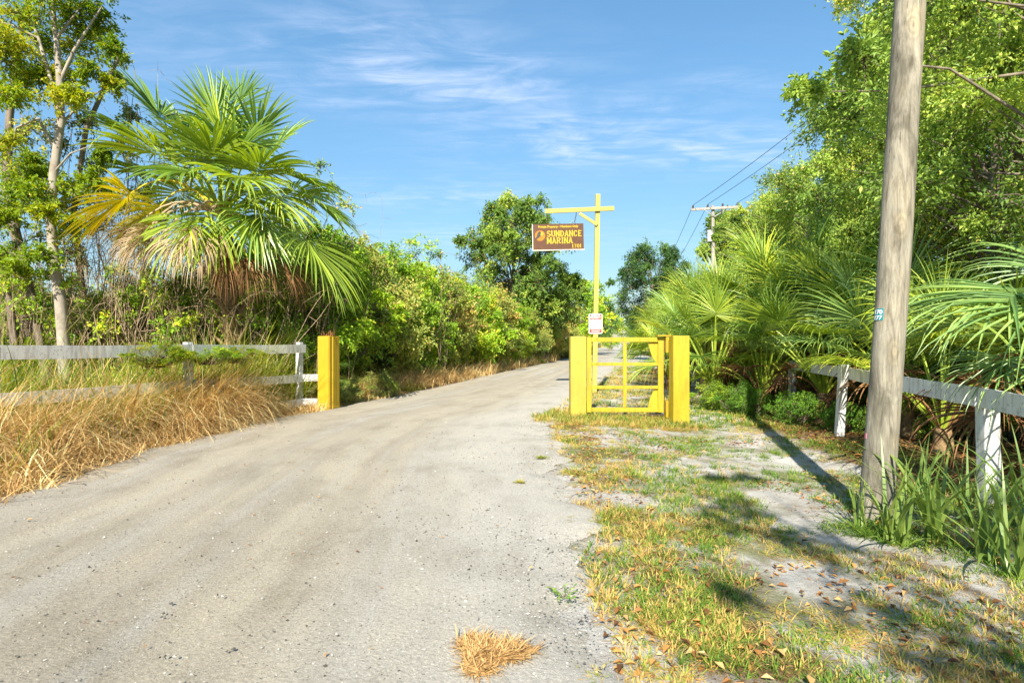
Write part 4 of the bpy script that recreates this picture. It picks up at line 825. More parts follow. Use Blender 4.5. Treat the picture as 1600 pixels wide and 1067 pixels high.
palmetto(7.4, 7.3, 'shaded fan palm deep behind the single rail fence under the oak', 79, 10, 5, .3, 1.0, group=None)
# small saw palmettos under the hedge across the road
for i, (x, y, s, lab) in enumerate([(-3.3, 24.0, .55, 'small silvery fan palm low in the hedge by the orange dry verge'), (-2.3, 27.5, .6, 'second small fan palm at the hedge foot, nearer the big oak'), (-.9, 32.0, .75, 'fan palm below the big oak at the road bend'), (.9, 38.5, .8, 'dark fan palm under the hanging edge of the big oak')]):
    palmetto(x, y, lab, 90+i, 9, 1, .1, s, mat='frond', group='small fan palms at the hedge foot')
palmetto(-5.2, 14.2, 'narrow leaved fan palm in shade right behind the last white fence post', 96, 11, 3, .1, .62, mat='frond', group=None)

# ------------------------------------------------------------------ trees
OAKN = tree_meshes(1, 6.2, (0, 0, 5.6), (3.7, 3.4, 3.6), 56, .5, 1.0, 30, 44, .074, .20, name='oak', twig=.005, droop=.22)
OAKN2 = tree_meshes(2, 5.5, (0, 0, 5.0), (3.2, 3.2, 3.3), 54, .5, .95, 30, 44, .074, .17, name='oak', twig=.005)
MID = [tree_meshes(5, 7.5, (0, 0, 6.6), (3.6, 3.6, 4.2), 62, .7, 1.3, 24, 22, .19, .22, name='oak', twig=.012), tree_meshes(6, 8.0, (.3, 0, 7.2), (3.4, 3.4, 4.8), 58, .7, 1.3, 24, 22, .19, .22, name='oak', twig=.012)]
FAR = [tree_meshes(8+i, 6.5, (0, 0, 5.6), (3.4, 3.4, 4.4), 46, .8, 1.5, 16, 12, .30, .2, name='tree', twigs=False) for i in range(2)]
for x, y, s, rz, mat, ms, lab in [
    (9.75, 11.4, 1.08, 0.4, 'oak_bright', OAKN, 'nearest big oak whose leafy boughs spread behind the thick wooden pole'),
    (7.9, 6.8, 1.02, 2.6, 'oak_bright', OAKN2, 'oak with hanging twigs at the picture edge above the big blue green fan palm'),
    (10.9, 16.2, 1.04, 4.0, 'oak_bright', OAKN2, 'sunlit oak stepping down between the pole and the tall palms'),
    (13.4, 13.0, 1.30, 5.2, 'oak', OAKN, 'taller oak filling in behind the nearest big oak'),
    (11.6, 20.5, .98, 1.4, 'oak_bright', OAKN2, 'yellow green oak sloping down towards the distant pole'),
    (13.0, 26.0, .98, 3.3, 'oak_bright', OAKN, 'rounded oak just beyond the distant pole crossarm'),
    (15.0, 33.0, .95, .7, 'oak', MID[0], 'oak mostly hidden behind the yellow green oak'),
    (16.2, 20.0, 1.25, 2.1, 'oak', MID[1], 'deep shaded oak standing behind the sunlit oaks')]:
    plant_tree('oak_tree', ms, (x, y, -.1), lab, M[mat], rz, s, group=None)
for x, y, s, rz, mat, ms, lab in [
    (.1, 41.0, 1.02, .5, 'oak', MID[1], 'large dark oak rising above the hedge beside the hanging sign'),
    (2.4, 43.5, .78, 2.5, 'oak', MID[0], 'lower dark oak bough spreading under the hanging sign towards the post'),
    (11.6, 47.0, .82, 1.2, 'oak_dark', MID[1], 'dark upright oak across the road end beyond the fan palms'),
    (14.6, 50.0, .72, 3.2, 'oak_dark', MID[0], 'lower dark oak beside the upright one above the palm tops')]:
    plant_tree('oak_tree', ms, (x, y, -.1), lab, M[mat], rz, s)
for i, (x, y, s, mat, lab) in enumerate([
    (7.6, 63, .86, 'vine', 'rounded yellow tinted tree left of the post beyond the big oak'), (4.6, 56, .62, 'olive', 'bare grey green bush tree at the road bend below the big oak'),
    (10.5, 74, .80, 'oak_dark', 'far dark tree just behind the small notice'), (21, 92, .72, 'oak_dark', 'distant tree at the road end seen between post and palms'),
    (25, 110, .75, 'oak_dark', 'distant low tree on the horizon at the road end'), (17, 98, .7, 'vine', 'distant lighter tree at the road end'), (31, 130, .9, 'oak_dark', 'distant tree behind the road end, next to the fan palms'), (44, 190, 1.3, 'oak_dark', 'farthest tree closing the view at the end of the road'), (23, 70, .8, 'oak', 'tree behind the lower dark oak above the palm tops'), (29, 84, .8, 'oak', 'tree filling the gap behind the palm row')]):
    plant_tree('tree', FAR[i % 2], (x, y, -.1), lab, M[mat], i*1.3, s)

# ------------------------------------------------------------------ bushes
BUSH = [bush_meshes(20+i, 1.9, 3.7, 60, .40, .75, 22, 24, .10, name='bush', twig=.003) for i in range(3)]
BUSHS = [bush_meshes(30+i, 1.1, 1.6, 34, .28, .5, 18, 16, .075, name='bush', twig=.004) for i in range(2)]
def bush(x, y, s, label, mat, k=0, small=False, rz=None, group=None, kind='bush'):
    ms = (BUSHS if small else BUSH)[k % (2 if small else 3)]
    return plant_tree(kind, ms, (x, y, float(gz(x, y))), label, M[mat], rz if rz is not None else (x*3+y) % 6.28, s, 'bush', group, ('stems', 'foliage'))
H1 = 'vine covered bushes of the hedge across the road'
for i, (x, y, s, mat, lab) in enumerate([
    (-5.9, 16.2, 1.16, 'vine', 'bright leafy bush right behind the lone yellow box post'), (-7.6, 15.4, 0.93, 'oak', 'deep green bush between the palm trunk and the lone yellow post'), (-5.2, 18.8, 1.25, 'olive', 'olive bush with brown stems second along the hedge'),
    (-7.3, 19.5, 1.42, 'vine', 'tall vine topped bush behind the second hedge bush'), (-4.5, 21.5, 1.18, 'vine', 'yellow green bush third along the hedge above the orange grass'), (-6.6, 23.5, 1.45, 'olive', 'taller bush of the hedge back row with arching vine tips'),
    (-3.7, 24.8, 1.18, 'olive', 'hedge bush behind the small silvery fan palm'), (-5.6, 27.0, 1.42, 'vine', 'back row hedge bush in the middle of its length'), (-2.9, 28.2, 1.22, 'vine', 'sunny hedge bush half way to the big oak'),
    (-4.4, 31.0, 1.37, 'oak', 'darker back row bush before the big oak'), (-1.9, 32.0, 1.18, 'olive', 'brownish hedge bush close to the big oak'), (-.9, 35.6, 1.22, 'vine', 'light green bush at the foot of the big oak'), (-3.0, 36.0, 1.33, 'vine', 'light bush behind the foot of the big oak'), (.5, 39.5, 1.04, 'olive', 'dusty bush at the road bend below the big oak'), (2.6, 46.0, 0.88, 'olive', 'small dry bush past the road bend'), (4.6, 52.0, 0.83, 'olive', 'last small bush beside the far road')]):
    bush(x, y, s, lab, mat, i, group=H1)
H3 = 'brush behind the long white fence'
for i, (x, y, s, mat, lab) in enumerate([
    (-14.6, 16.6, .9, 'vine', 'leafy brush at the picture edge behind the vine thicket'), (-12.3, 17.0, .85, 'oak', 'dark brush behind the slender pale trunk'), (-10.2, 16.4, .85, 'vine', 'thin yellow green brush between the slender trunk and the palm'), (-8.6, 17.2, .95, 'vine', 'green brush behind the palm skirt'), (-13.4, 14.6, .62, 'vine', 'light green brush low behind the fence at the picture edge'), (-10.9, 14.4, .55, 'lime', 'low lime brush at the foot of the slender pale trunk')]):
    bush(x, y, s, lab, mat, i+2, group=H3)
H2 = 'undergrowth bushes behind the palms'
for i, (x, y, s, mat, lab) in enumerate([
    (8.6, 12.4, .85, 'oak', 'dark bush in the shade behind the end of the single rail fence'), (7.5, 9.4, .62, 'oak', 'shaded bush behind the fence near the thick pole'), (8.3, 15.6, .95, 'vine', 'bush filling between the tall fan palms and the oaks'), (8.6, 19.0, .95, 'oak_bright', 'bush behind the high topped fan palm'),
    (9.4, 23.0, .95, 'vine', 'light bush below the distant pole'), (10.6, 28.2, .9, 'oak_bright', 'bush around the foot of the distant pole'), (12.0, 35.0, .9, 'oak', 'bush behind the far end of the palm row'), (8.2, 5.2, .7, 'oak', 'dark bush behind the big blue green fan palm'), (13.2, 42.0, .9, 'oak', 'bush under the dark upright oak'), (8.9, 8.2, .85, 'oak_dark', 'shady bush under the near oak boughs')]):
    bush(x, y, s, lab, mat, i+1, group=H2)
for i, (x, y, s, mat, lab) in enumerate([
    (5.05, 12.3, .42, 'weed', 'feathery green weed clump on the sand before the fan palms'), (5.55, 11.1, .38, 'weed', 'low weed clump beside the free end of the fence rail'), (4.75, 13.2, .40, 'vine', 'small weedy bush near the gate hinge post'), (5.8, 9.9, .32, 'weed', 'little weed tuft at the foot of the leaning fence post'),
    (-6.6, 10.6, .62, 'vine', 'leafy vine heap behind the white fence under the palm'), (-5.6, 12.2, .42, 'olive', 'small olive bush behind the last white fence posts'), (-7.4, 11.4, .62, 'olive', 'mixed olive brush behind the fence below the palm crown'), (-4.1, 13.6, .42, 'olive', 'dry brush at the back of the lone yellow post'), (-3.6, 15.2, .42, 'olive', 'dry brush at the verge past the lone yellow post')]):
    bush(x, y, s, lab, mat, i, True)

for i, (x, y, s, lab) in enumerate([(-5.80, 9.25, .36, 'lime leafy vine heaped over the white top rail before its second post'), (-5.42, 10.15, .30, 'leafy vine swallowing the middle white fence post and top rail'), (-5.22, 10.85, .30, 'small leafy vine trailing over the top rail past the middle post')]):
    o = bush(x, y, s, lab, 'lime' if i != 1 else 'vine', i, True, kind='vine'); o.location.z = 1.08; o.scale = (s*1.25, s*1.25, s*.62)
# ------------------------------------------------------------------ the thin trees and tangles behind the white fence
def white_tree():
    D = 12.6; b = at(100, 545, D); t = thing('slender_tree', (b.x, D, 0), 'slender tree with a pale white trunk and lime leaves above the white fence', 'tree')
    P = lambda px, py, dy=0: np.array(at(px, py, D+dy)-Vector((b.x, D, 0)))
    g = Geo(); rng = np.random.default_rng(61)
    main = [P(104, 640), P(100, 545), P(94, 470), P(84, 405), P(79, 340), P(84, 270), P(95, 190), P(93, 120), P(88, 60), P(80, -10), P(78, -70)]
    g.tube(main, [.135, .12, .11, .10, .095, .088, .08, .07, .055, .04, .025], 12)
    subs = [([P(95, 190), P(78, 120), P(60, 60), P(40, 10)], .06), ([P(93, 130), P(115, 80), P(140, 40), P(160, 10)], .045), ([P(86, 235), P(60, 185), P(25, 200), P(18, 235)], .035), ([P(88, 200), P(130, 160, .3), P(175, 130, .4)], .03), ([P(88, 60), P(120, 20), P(150, -30)], .03), ([P(60, 60), P(20, 40, -.2), P(-20, 30, -.3)], .03), ([P(84, 270), P(110, 240, -.2), P(150, 225, -.3)], .025)]
    for s, r in subs: g.tube(s, np.linspace(r, r*.3, len(s)), 7)
    link('trunk', g.mesh('trunk', [M['bark_pale']], True), t)
    cl = [(P(x, y, rng.uniform(-.7, .7)), r) for x, y, r in [(20, 20, .55), (60, 30, .6), (110, 15, .6), (150, 20, .5), (40, 80, .5), (80, 70, .5), (120, 70, .5), (160, 50, .38), (10, 95, .5), (100, 115, .42), (140, 110, .35), (60, 120, .4), (-20, 40, .6), (30, -30, .6), (90, -40, .7), (150, -40, .5), (175, 75, .3), (180, 130, .28), (120, 150, .3), (20, 150, .35), (50, 250, .32), (20, 280, .4), (60, 270, .3), (15, 340, .4), (70, 330, .25), (30, 300, .35), (0, 400, .4), (160, 240, .25), (0, 60, .6), (70, -10, .6), (120, 40, .5), (30, 130, .5), (90, 150, .4), (0, 220, .45), (55, 300, .4), (100, 290, .35), (20, 420, .4), (60, 400, .35), (110, 350, .35), (-10, 330, .5), (140, 280, .35)]]
    c = Geo(); crown(c, rng, cl, 26, 30, .085, .5, tints=(.15, .85), twig=.005, droop=.35, reach=(.5, 1.35)); k = link('crown', c.mesh('crown', [M['lime'], M['twig']]), t)
white_tree()
def tangle(D, spots, seed, label, mat, nst, leaf, per, x0, x1, ytop, sprays=16, trunks=(), sr=.012):
    """a tree swamped by vines: leaning stems, looping bare vines, patches of leaves"""
    b = at((x0+x1)/2, 535, D); t = thing('vine_tangle', (b.x, D, 0), label, 'vines'); rng = np.random.default_rng(seed)
    P = lambda px, py, dy=0: np.array(at(px, py, D+dy)-Vector((b.x, D, 0)))
    g = Geo()
    for tr, r in trunks: g.tube([P(*p) for p in tr], np.linspace(r, r*.5, len(tr)), 9)
    if trunks: link('trunk', g.mesh('trunk', [M['bark']], True), t)
    v = Geo()
    for k in range(nst):
        xa = rng.uniform(x0, x1); a = P(xa, 640, rng.uniform(-.8, .8)); xe = xa+rng.normal(0, 60); ye = rng.uniform(ytop, 480)
        e = P(xe, ye, rng.uniform(-.9, .9)); m1 = a+(e-a)*.35+rng.normal(size=3)*.25; m2 = a+(e-a)*.75+rng.normal(size=3)*.3; end = e+np.array([rng.normal()*.5, rng.normal()*.3, -rng.uniform(.1, .9)])
        pts = np.array([a, m1, m2, e, end]); uu = np.linspace(0, 4, 13); sp = np.stack([np.interp(uu, range(5), pts[:, j]) for j in range(3)], 1); sp[1:-1] = (sp[:-2]+sp[1:-1]*2+sp[2:])/4
        rr = rng.uniform(.4, 1.3)*sr; v.tube(sp, np.linspace(rr, rr*.35, 13), 4, cap=False)
        for q in range(4):
            i = rng.integers(3, 12); e2 = sp[i]+rng.normal(size=3)*.38; v.tube([sp[i], (sp[i]+e2)/2+rng.normal(size=3)*.08, e2], [rr*.5, rr*.4, rr*.2], 3, cap=False)
    link('stems', v.mesh('stems', [M['vine_stem']], True), t)
    cl = [(P(x, y, rng.uniform(-.8, .8)), r) for x, y, r in spots]
    c = Geo(); crown(c, rng, cl, sprays, per, leaf, .55, tints=(.1, .8), twig=.005, droop=.3, reach=(.4, 1.4)); link('foliage', c.mesh('foliage', [M[mat], M['twig']]), t)
rs = np.random.default_rng(70)
tangle(14.2, [(x, y, r) for x, y, r in [(15, 150, .5), (30, 210, .5), (20, 260, .4), (60, 200, .45), (130, 190, .5), (150, 260, .5), (190, 230, .4), (120, 300, .5), (60, 300, .45), (180, 320, .4), (205, 180, .4), (150, 350, .4), (100, 230, .45), (30, 320, .4), (220, 300, .4), (180, 120, .3), (250, 330, .4), (190, 90, .25), (240, 380, .35), (60, 110, .4), (0, 330, .5), (80, 370, .45), (120, 400, .4), (20, 420, .4), (200, 370, .4), (160, 300, .4), (90, 320, .4), (50, 260, .45), (110, 150, .45), (-10, 230, .5)]],
       71, 'dark tree swamped by vines behind the slender pale trunk', 'olive', 110, .085, 26, -20, 260, 100, sprays=20, trunks=[([(45, 600), (38, 430), (10, 300), (15, 180), (30, 60), (60, -60)], .12), ([(150, 600), (128, 450), (115, 330), (135, 200), (185, 90)], .09)])
tangle(13.4, [(-10, 440, .45), (40, 480, .4), (90, 500, .35), (150, 470, .35), (200, 500, .4), (10, 500, .4), (250, 470, .35), (70, 430, .3), (20, 390, .35), (180, 420, .3), (120, 520, .4), (290, 500, .4), (230, 430, .28), (60, 460, .4), (110, 440, .35), (160, 510, .4), (20, 450, .4), (200, 460, .35), (130, 480, .35), (260, 510, .35), (90, 400, .3)],
       72, 'brown bare vine thicket with sky showing through behind the white fence', 'vine', 150, .08, 18, -40, 330, 320, sprays=16, trunks=[([(75, 600), (45, 440), (20, 330)], .11), ([(30, 600), (15, 470), (-10, 380)], .10)])
tangle(14.6, [(300, 500, .4), (340, 470, .4), (420, 480, .45), (460, 450, .5), (500, 470, .5), (380, 510, .4), (440, 340, .35), (480, 310, .35), (520, 290, .3), (500, 260, .28), (540, 320, .28), (470, 380, .35), (420, 400, .35), (360, 430, .35), (280, 290, .35), (230, 290, .3), (380, 290, .3), (320, 300, .3)],
       73, 'leafy vines climbing through and behind the tall palm crown', 'oak', 60, .07, 12, 260, 540, 260, sprays=14)
tangle(13.2, [(340, 440, .28), (370, 470, .3), (400, 450, .26), (360, 500, .3), (395, 500, .3), (330, 490, .3), (420, 500, .28)], 74, 'vines and brown stalks wrapping the trunk of the tall palm', 'vine', 34, .07, 10, 320, 430, 400, sprays=14)
tangle(20.5, [(590, 385, .5), (610, 395, .5), (640, 378, .45), (670, 385, .4), (685, 400, .35), (560, 385, .4), (600, 410, .6), (650, 400, .5)], 75, 'arching vine sprays standing above the hedge top', 'vine', 26, .09, 14, 550, 690, 370, sprays=14, sr=.010)

# shade trees behind the viewpoint, whose dappled shadow falls on the verge
SH = tree_meshes(9, 6.0, (0, 0, 5.6), (3.0, 2.6, 2.4), 36, .22, .45, 12, 10, .10, .2, name='oak', twig=.008)
plant_tree('oak_tree', SH, (1.9, -4.5, -.1), 'oak standing behind the viewpoint, dappling the verge with shade', M['oak'], 1.0, 1.0)
plant_tree('oak_tree', SH, (4.3, -3.9, -.1), 'second oak behind the viewpoint shading the strap leaved plants', M['oak'], 3.0, .95)

# ------------------------------------------------------------------ strap leaved plants round the pole
STRAP = []
for i, (ln, l0, cu) in enumerate([(.75, .15, .7), (.85, .35, .8), (.7, .6, .9), (.95, .2, 1.1), (.6, .9, .8), (.8, .05, .35)]):
    g = Geo(); g.blades(np.zeros((1, 3)), np.array([math.pi/2]), ln*1.12, .029, l0, cu*1.2, 7, tint=.55); STRAP.append(g.mesh('leaf', [M['strap']]))
def strap_plant(px, py, d, n, s, label, seed):
    b = at(px, py, d); x, y = b.x, d; t = thing('strap_plant', (x, y, float(gz(x, y))-.02), label, 'plant', 'strap leaved plants at the foot of the pole', scale=s); rng = random.Random(seed)
    for k in range(n):
        o = link('leaf', STRAP[rng.randrange(6)], t); o.location = (rng.uniform(-.07, .07), rng.uniform(-.07, .07), 0); o.rotation_euler = (0, 0, rng.uniform(0, 6.28)); o.scale = (rng.uniform(.7, 1.2),)*3
for i, (px, d, n, s, lab) in enumerate([
    (1462, 4.45, 30, 1.0, 'strap leaved plant beside the pole foot on its fence side'), (1400, 4.42, 22, .85, 'thin strap leaved plant directly before the pole foot'), (1520, 4.9, 22, .9, 'strap leaved plant in front of the second fence post'), (1545, 4.05, 26, 1.0, 'large strap leaved plant between the pole foot and the picture edge'),
    (1610, 4.2, 26, 1.05, 'strap leaved plant cut by the picture edge'), (1590, 4.9, 20, 1.0, 'strap leaved plant behind the large one, under the rail'), (1440, 5.3, 16, .9, 'strap leaved plant behind the pole foot'), (1500, 5.7, 16, .8, 'shaded strap leaved plant below the rail'), (1345, 4.75, 16, .62, 'small strap leaved plant on the sand side of the pole'), (1650, 5.2, 18, 1.1, 'strap leaved plant reaching in at the picture edge below the rail'), (1585, 3.75, 16, .8, 'short strap leaved plant lowest at the picture edge')]):
    strap_plant(px, 800, d, n, s, lab, 500+i)

# ------------------------------------------------------------------ grasses, litter, gravel
def pts_strip(rng, n, y0, y1, f0, f1, pw=1.0):
    y = y0+(y1-y0)*rng.random(n)**pw; u = rng.random(n); x = f0(y)+(f1(y)-f0(y))*u; return x, y, u
fence_x = lambda y: np.interp(y, [2, 7.2, 9.93, 12.65], [-8.3, -6.52, -5.58, -4.66])
def vnoise(x, y, s, seed=0):
    return np.array([mnoise.fractal(Vector((a*s+seed, b*s, seed*.37)), 1.0, 2.0, 4) for a, b in zip(x, y)])
def dry_grass():
    rng = np.random.default_rng(80); g = Geo()
    def tufts(n, y0, y1, f0, f1, per, ln, tint, lean=(.1, .7), curl=(.6, 2.0), wd=.0105, spread=.10, toward=None, pw=1.0, segs=5, hole=-9):
        x, y, u = pts_strip(rng, n, y0, y1, f0, f1, pw); kk = vnoise(x, y, 1.0, 17) > hole; x, y, u = x[kk], y[kk], u[kk]; n = len(x); i = np.repeat(np.arange(n), per); m = len(i)
        bx = x[i]+rng.normal(0, spread, m); by = y[i]+rng.normal(0, spread, m); base = np.stack([bx, by, gz(bx, by)], 1)
        hd = rng.uniform(0, 6.28, n)[i]+rng.normal(0, .8, m)
        if toward is not None: hd = np.where(rng.random(m) < .28, toward+rng.normal(0, .8, m), hd)
        tl = (rng.uniform(.65, 1.25, n)*(1+.45*vnoise(x, y, 1.3, 5)))[i]
        g.blades(base, hd, rng.uniform(*ln, m)*tl, wd*rng.uniform(.6, 1.3, m), rng.uniform(*lean, m), rng.uniform(*curl, m), segs, 0, np.clip(rng.uniform(*tint, n)[i]+rng.normal(0, .16, m), 0, 1))
    tufts(760, 4.6, 11.9, lambda y: fence_x(y)-.1, lambda y: left_edge(y)-.12-.1*sm(9, 12, y), 20, (.35, 1.1), (.2, .95), toward=-.4, spread=.10, lean=(.1, 1.2), curl=(.3, 2.8), hole=-.17)
    tufts(620, 4.6, 10.8, lambda y: fence_x(y)-.1, lambda y: fence_x(y)*.45+left_edge(y)*.55, 16, (.7, 1.7), (.25, 1.0), lean=(.05, .9), curl=(.5, 2.9), toward=-.4, hole=-.17)
    tufts(240, 6.6, 10.6, lambda y: fence_x(y)-.25, lambda y: fence_x(y)*.6+left_edge(y)*.4, 18, (.8, 1.65), (.15, .85), lean=(.05, .7), curl=(.8, 2.9), toward=.2, hole=-.2)
    tufts(300, 4.8, 12.6, lambda y: left_edge(y)-.5, lambda y: left_edge(y)+.22, 12, (.08, .35), (.2, .8), spread=.06)
    tufts(260, 13.4, 20, lambda y: left_edge(y)-1.6, lambda y: left_edge(y)-.35, 20, (.3, .9), (.2, .85), toward=-.5)
    tufts(620, 17.5, 48, lambda y: left_edge(y)-2.0, lambda y: left_edge(y)-.15, 16, (.4, 1.0), (.35, .9), wd=.020, toward=-.5, spread=.16, pw=1.2, segs=4)
    tufts(130, 11.5, 17, lambda y: left_edge(y)-.6, lambda y: left_edge(y)-.02, 22, (.06, .2), (.2, .8), spread=.09)
    tag(link('dry_grass', g.mesh('dry_grass', [M['straw']])), 'mass of straw coloured dry grass along the palm side verge', kind='stuff')
    g = Geo()
    tufts(420, 5.5, 13.5, lambda y: fence_x(y)-1.9, lambda y: fence_x(y)-.15, 20, (.9, 1.75), (.1, .75), lean=(.05, .35), curl=(.4, 1.5), wd=.016, toward=0)
    tufts(120, 4.8, 12.0, lambda y: fence_x(y)-.4, lambda y: left_edge(y)-.3, 10, (.5, 1.2), (.05, .6), lean=(.05, .5), curl=(.4, 1.4), toward=-.3)
    tufts(90, 12.9, 18, lambda y: left_edge(y)-1.2, lambda y: left_edge(y)-.1, 16, (.15, .55), (.05, .6))
    tag(link('tall_grass', g.mesh('tall_grass', [M['grass']])), 'tall yellow green grass behind and through the long white fence', kind='stuff')
dry_grass()
def turf():
    rng = np.random.default_rng(81); g = Geo()
    def sow(n, y0, y1, f0, f1, per, ln, thr, wd=.006, spread=.045, pw=1.6, dry=.45, seed=3, scale=.9, lean=(.2, .95)):
        x, y, u = pts_strip(rng, n, y0, y1, f0, f1, pw); nz = vnoise(x, y, scale, seed); k = nz > thr+.25*sm(.75, 1.0, 1-u)*0; x, y, nz = x[k], y[k], nz[k]; m0 = len(x)
        i = np.repeat(np.arange(m0), per); m = len(i); r_ = np.abs(rng.normal(0, spread, m)); an = rng.uniform(0, 6.28, m)
        bx = x[i]+r_*np.cos(an); by = y[i]+r_*np.sin(an); base = np.stack([bx, by, np.maximum(gz(bx, by), rz_(bx, by))], 1)
        near = np.exp(-((x-right_edge(y)-.35)/.4)**2)*.15                                       # drier along the gravel
        nz2 = vnoise(x, y, .55, seed+9)
        td = np.clip(np.where(rng.random(m0) < np.clip(dry+near-nz2*.9, .05, .95), rng.uniform(.62, 1, m0), rng.uniform(0, .55, m0)), 0, 1)
        g.blades(base, an+rng.normal(0, .5, m), rng.uniform(*ln, m)*rng.uniform(.7, 1.3, m0)[i], wd*rng.uniform(.7, 1.4, m), rng.uniform(*lean, m), rng.uniform(.2, 1.2, m), 3, 0, np.clip(td[i]+rng.normal(0, .09, m), 0, 1))
    fr = lambda y: right_edge(y)+.12
    sow(8200, 1.9, 13, fr, lambda y: np.interp(y, [2, 5, 9, 13], [5.0, 5.0, 5.6, 5.6]), 13, (.02, .07), .07, scale=1.3, wd=.0045, spread=.04)
    sow(6500, 1.9, 13, fr, lambda y: np.interp(y, [2, 5, 9, 13], [5.0, 5.0, 5.6, 5.6]), 16, (.03, .10), .14, dry=.18, seed=7, scale=1.5, wd=.005, spread=.05)
    sow(1500, 2, 11, lambda y: right_edge(y)+.02, lambda y: right_edge(y)+.9, 14, (.03, .08), .12, dry=.9, seed=5)
    sow(3800, 1.9, 11, lambda y: right_edge(y)-.02, lambda y: right_edge(y)+1.9, 10, (.03, .09), .12, dry=1.2, seed=19, lean=(.9, 1.5), wd=.005, scale=1.2)
    sow(2600, 10.5, 34, lambda y: right_edge(y)-.05, lambda y: np.interp(y, [10, 16, 34], [4.9, 5.2, 8.2]), 12, (.05, .16), -.22, wd=.011, spread=.09, dry=.45, seed=11, pw=1.4)
    sow(1000, 10.2, 12.0, lambda y: np.interp(y, [10, 11, 12], [.45, .42, .9]), lambda y: y*0+3.4, 14, (.05, .16), -.5, dry=.75, seed=13, pw=1)
    tag(link('grass', g.mesh('grass', [M['turf']])), 'patchy short grass, half of it dry, on the sandy verge before the gate', kind='stuff')
    # fallen leaves
    n = 5200; g = Geo(); x, y, u = pts_strip(rng, n, 1.8, 9.5, lambda y: right_edge(y)+.05, lambda y: y*0+5.2, 1.9); nz = vnoise(x, y, .8, 21)+.35*np.exp(-((x-right_edge(y)-.45)/.4)**2); k = nz > .02; x, y = x[k], y[k]
    z = gz(x, y)+rng.uniform(.004, .03, len(x)); a = rng.uniform(0, 6.28, len(x)); d = np.stack([np.cos(a), np.sin(a), rng.normal(0, .25, len(x))], 1); up = unit(rng, len(x))*.35+np.array([0, 0, 1.]); sz = rng.uniform(.025, .075, len(x))
    g.leaves(np.stack([x, y, z], 1), d, up, sz, sz*.5, 0, rng.random(len(x)), .35)
    n = 9000; x, y, u = pts_strip(rng, n, 1.8, 10.5, lambda y: right_edge(y)-.05, lambda y: y*0+5.2, 1.8); nz = vnoise(x, y, 1.1, 31)+.5*np.exp(-((x-right_edge(y)-.4)/.4)**2); k = nz > -.02; x, y = x[k], y[k]; n = len(x)
    a = rng.uniform(0, 6.28, n); d = np.stack([np.cos(a), np.sin(a), rng.normal(0, .2, n)], 1); sz = rng.uniform(.012, .04, n)
    g.leaves(np.stack([x, y, gz(x, y)+rng.uniform(.004, .015, n)], 1), d, unit(rng, n)*.35+np.array([0, 0, 1.]), sz, sz*.3, 0, rng.random(n), .3)
    n = 1500; x = rng.uniform(4.6, 6.6, n); y = rng.uniform(3.0, 11, n); a = rng.uniform(0, 6.28, n); d = np.stack([np.cos(a), np.sin(a), rng.normal(0, .3, n)], 1); sz = rng.uniform(.04, .12, n)
    g.leaves(np.stack([x, y, gz(x, y)+.02], 1), d, unit(rng, n)*.4+np.array([0, 0, 1.]), sz, sz*.4, 0, rng.random(n)*.6, .3)
    n = 160; y = rng.uniform(2.4, 12, n); x = left_edge(y)+(right_edge(y)-left_edge(y))*rng.random(n); a = rng.uniform(0, 6.28, n); d = np.stack([np.cos(a), np.sin(a), rng.normal(0, .2, n)], 1); sz = rng.uniform(.02, .045, n)
    g.leaves(np.stack([x, y, np.full(n, .04)], 1), d, unit(rng, n)*.3+np.array([0, 0, 1.]), sz, sz*.35, 0, rng.random(n), .3)
    tag(link('fallen_leaves', g.mesh('fallen_leaves', [M['litter']])), 'orange and brown fallen leaves over the verge', kind='stuff')
    # loose shell and stones
    g = Geo(); oct_v = np.array([(1, 0, 0), (0, 1, 0), (-1, 0, 0), (0, -1, 0), (0, 0, 1), (0, 0, -1)], float); oct_f = np.array([(0, 1, 4), (1, 2, 4), (2, 3, 4), (3, 0, 4), (1, 0, 5), (2, 1, 5), (3, 2, 5), (0, 3, 5)])
    n = 11000; y = 2.0+9*rng.random(n)**1.7; w = right_edge(y)-left_edge(y); u = np.where(rng.random(n) < .55, 1.04-np.abs(rng.normal(0, .14, n)), rng.random(n)); x = left_edge(y)+w*u
    sz = np.exp(rng.normal(math.log(.0040), .40, n)); ti = np.where(rng.random(n) < .5, rng.uniform(0, .3, n), rng.uniform(.4, .9, n))
    v = oct_v[None]*(sz[:, None, None]*rng.uniform(.6, 1.3, (n, 1, 3)))*np.array([1, 1, .6])+rng.normal(0, .12, (n, 6, 3))*sz[:, None, None]
    hz = .010+.022*np.sin(np.pi*np.clip(u, 0, 1)); hz = np.where(u > 1, gz(x, y)+.002, hz)
    v += np.stack([x, y, hz+.002], 1)[:, None]
    g.add(v.reshape(-1, 3), tris=(oct_f[None]+np.arange(n)[:, None, None]*6).reshape(-1, 3), tint=np.repeat(ti, 6))
    tag(link('gravel', g.mesh('gravel', [M['stone']])), 'loose shell gravel and dark stones on the road', kind='stuff')
turf()
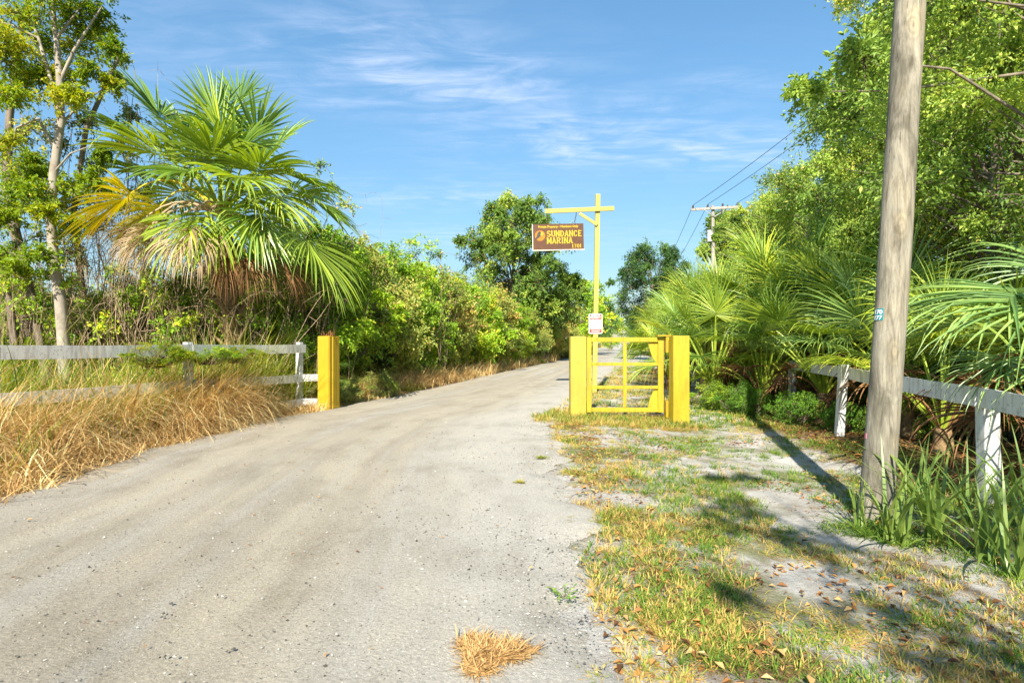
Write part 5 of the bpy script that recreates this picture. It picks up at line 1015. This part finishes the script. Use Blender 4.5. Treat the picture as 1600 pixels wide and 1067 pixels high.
def grass_island(px, py, w, n, label, seed, mats='straw', ln=(.05, .16), tint=(.1, .8), kind='grass_clump'):
    d = FPX*CAMH/(py-535); b = at(px, py, d); rng = np.random.default_rng(seed); g = Geo(); r = w*rng.random(n)**.62; a = rng.uniform(0, 6.28, n); lump = .75+.35*np.sin(a*3+seed)
    base = np.stack([r*np.cos(a)*lump, r*np.sin(a)*lump*.9, np.zeros(n)], 1)
    g.blades(base, rng.uniform(0, 6.28, n), rng.uniform(*ln, n), .0055*rng.uniform(.6, 1.5, n), rng.uniform(1.0, 1.56, n), rng.uniform(-.3, .5, n), 4, 0, rng.uniform(*tint, n))
    o = link(kind, g.mesh(kind, [M[mats]])); o.location = (b.x, b.y, float(rz_(b.x, b.y))+.012); tag(o, label, 'grass'); return o
grass_island(764, 1030, .19, 1900, 'round tuft of dry orange grass alone on the gravel at the picture bottom', 1, 'straw', ln=(.03, .11), tint=(0, .6))
grass_island(846, 718, .10, 220, 'little dry tuft on the gravel edge below the gate', 2, 'turf', (.02, .07), (.4, 1))
grass_island(893, 735, .22, 420, 'dry tuft on the shell shoulder nearer the grass', 3, 'turf', (.03, .09), (.3, 1))
grass_island(812, 757, .07, 160, 'tiny dry tuft farthest out on the gravel shoulder', 4, 'turf', (.02, .06), (.5, 1))
grass_island(1372, 812, .42, 1300, 'ring of short green grass round the foot of the thick wooden pole', 6, 'turf', (.05, .22), (.05, .7))
def weed():
    d = FPX*CAMH/(935-535); b = at(880, 932, d); t = thing('weed', (b.x, b.y, .01), 'small green weed growing out of the bare gravel shoulder', 'plant'); rng = np.random.default_rng(9)
    g = Geo(); s = Geo(); n = 9
    for k in range(n):
        a = k*.7+rng.normal()*.2; L = rng.uniform(.05, .11); e = np.array([math.cos(a)*L, math.sin(a)*L, rng.uniform(.01, .05)]); s.tube([(0, 0, 0), e*.5+np.array([0, 0, .012]), e], .0015, 3)
        m = 7; u = np.linspace(.3, 1, m); pos = e[None]*u[:, None]; dd = np.stack([np.cos(a+rng.normal(0, 1, m)), np.sin(a+rng.normal(0, 1, m)), rng.uniform(0, .5, m)], 1); g.leaves(pos, dd, unit(rng, m)*.4+np.array([0, 0, 1.]), .022, .012, 0, rng.uniform(.2, 1, m))
    link('stems', s.mesh('stems', [M['twig']]), t); link('leaves', g.mesh('leaves', [M['weed']]), t)
weed()
def stick():
    g = Geo(); b = at(350, 770, 5.5); g.tube([(0, 0, 0), (.10, .02, .01), (.17, -.01, .004), (.2, -.05, .006)], [.006, .006, .005, .003], 5); g.tube([(.10, .02, .01), (.14, .07, .006)], [.004, .002], 4)
    o = link('stick', g.mesh('stick', [M['bark']])); o.location = (at(105, 757, 5.75).x, 5.75, .03); tag(o, 'dark forked twig lying on the gravel near the straw grass', 'stick')
stick()
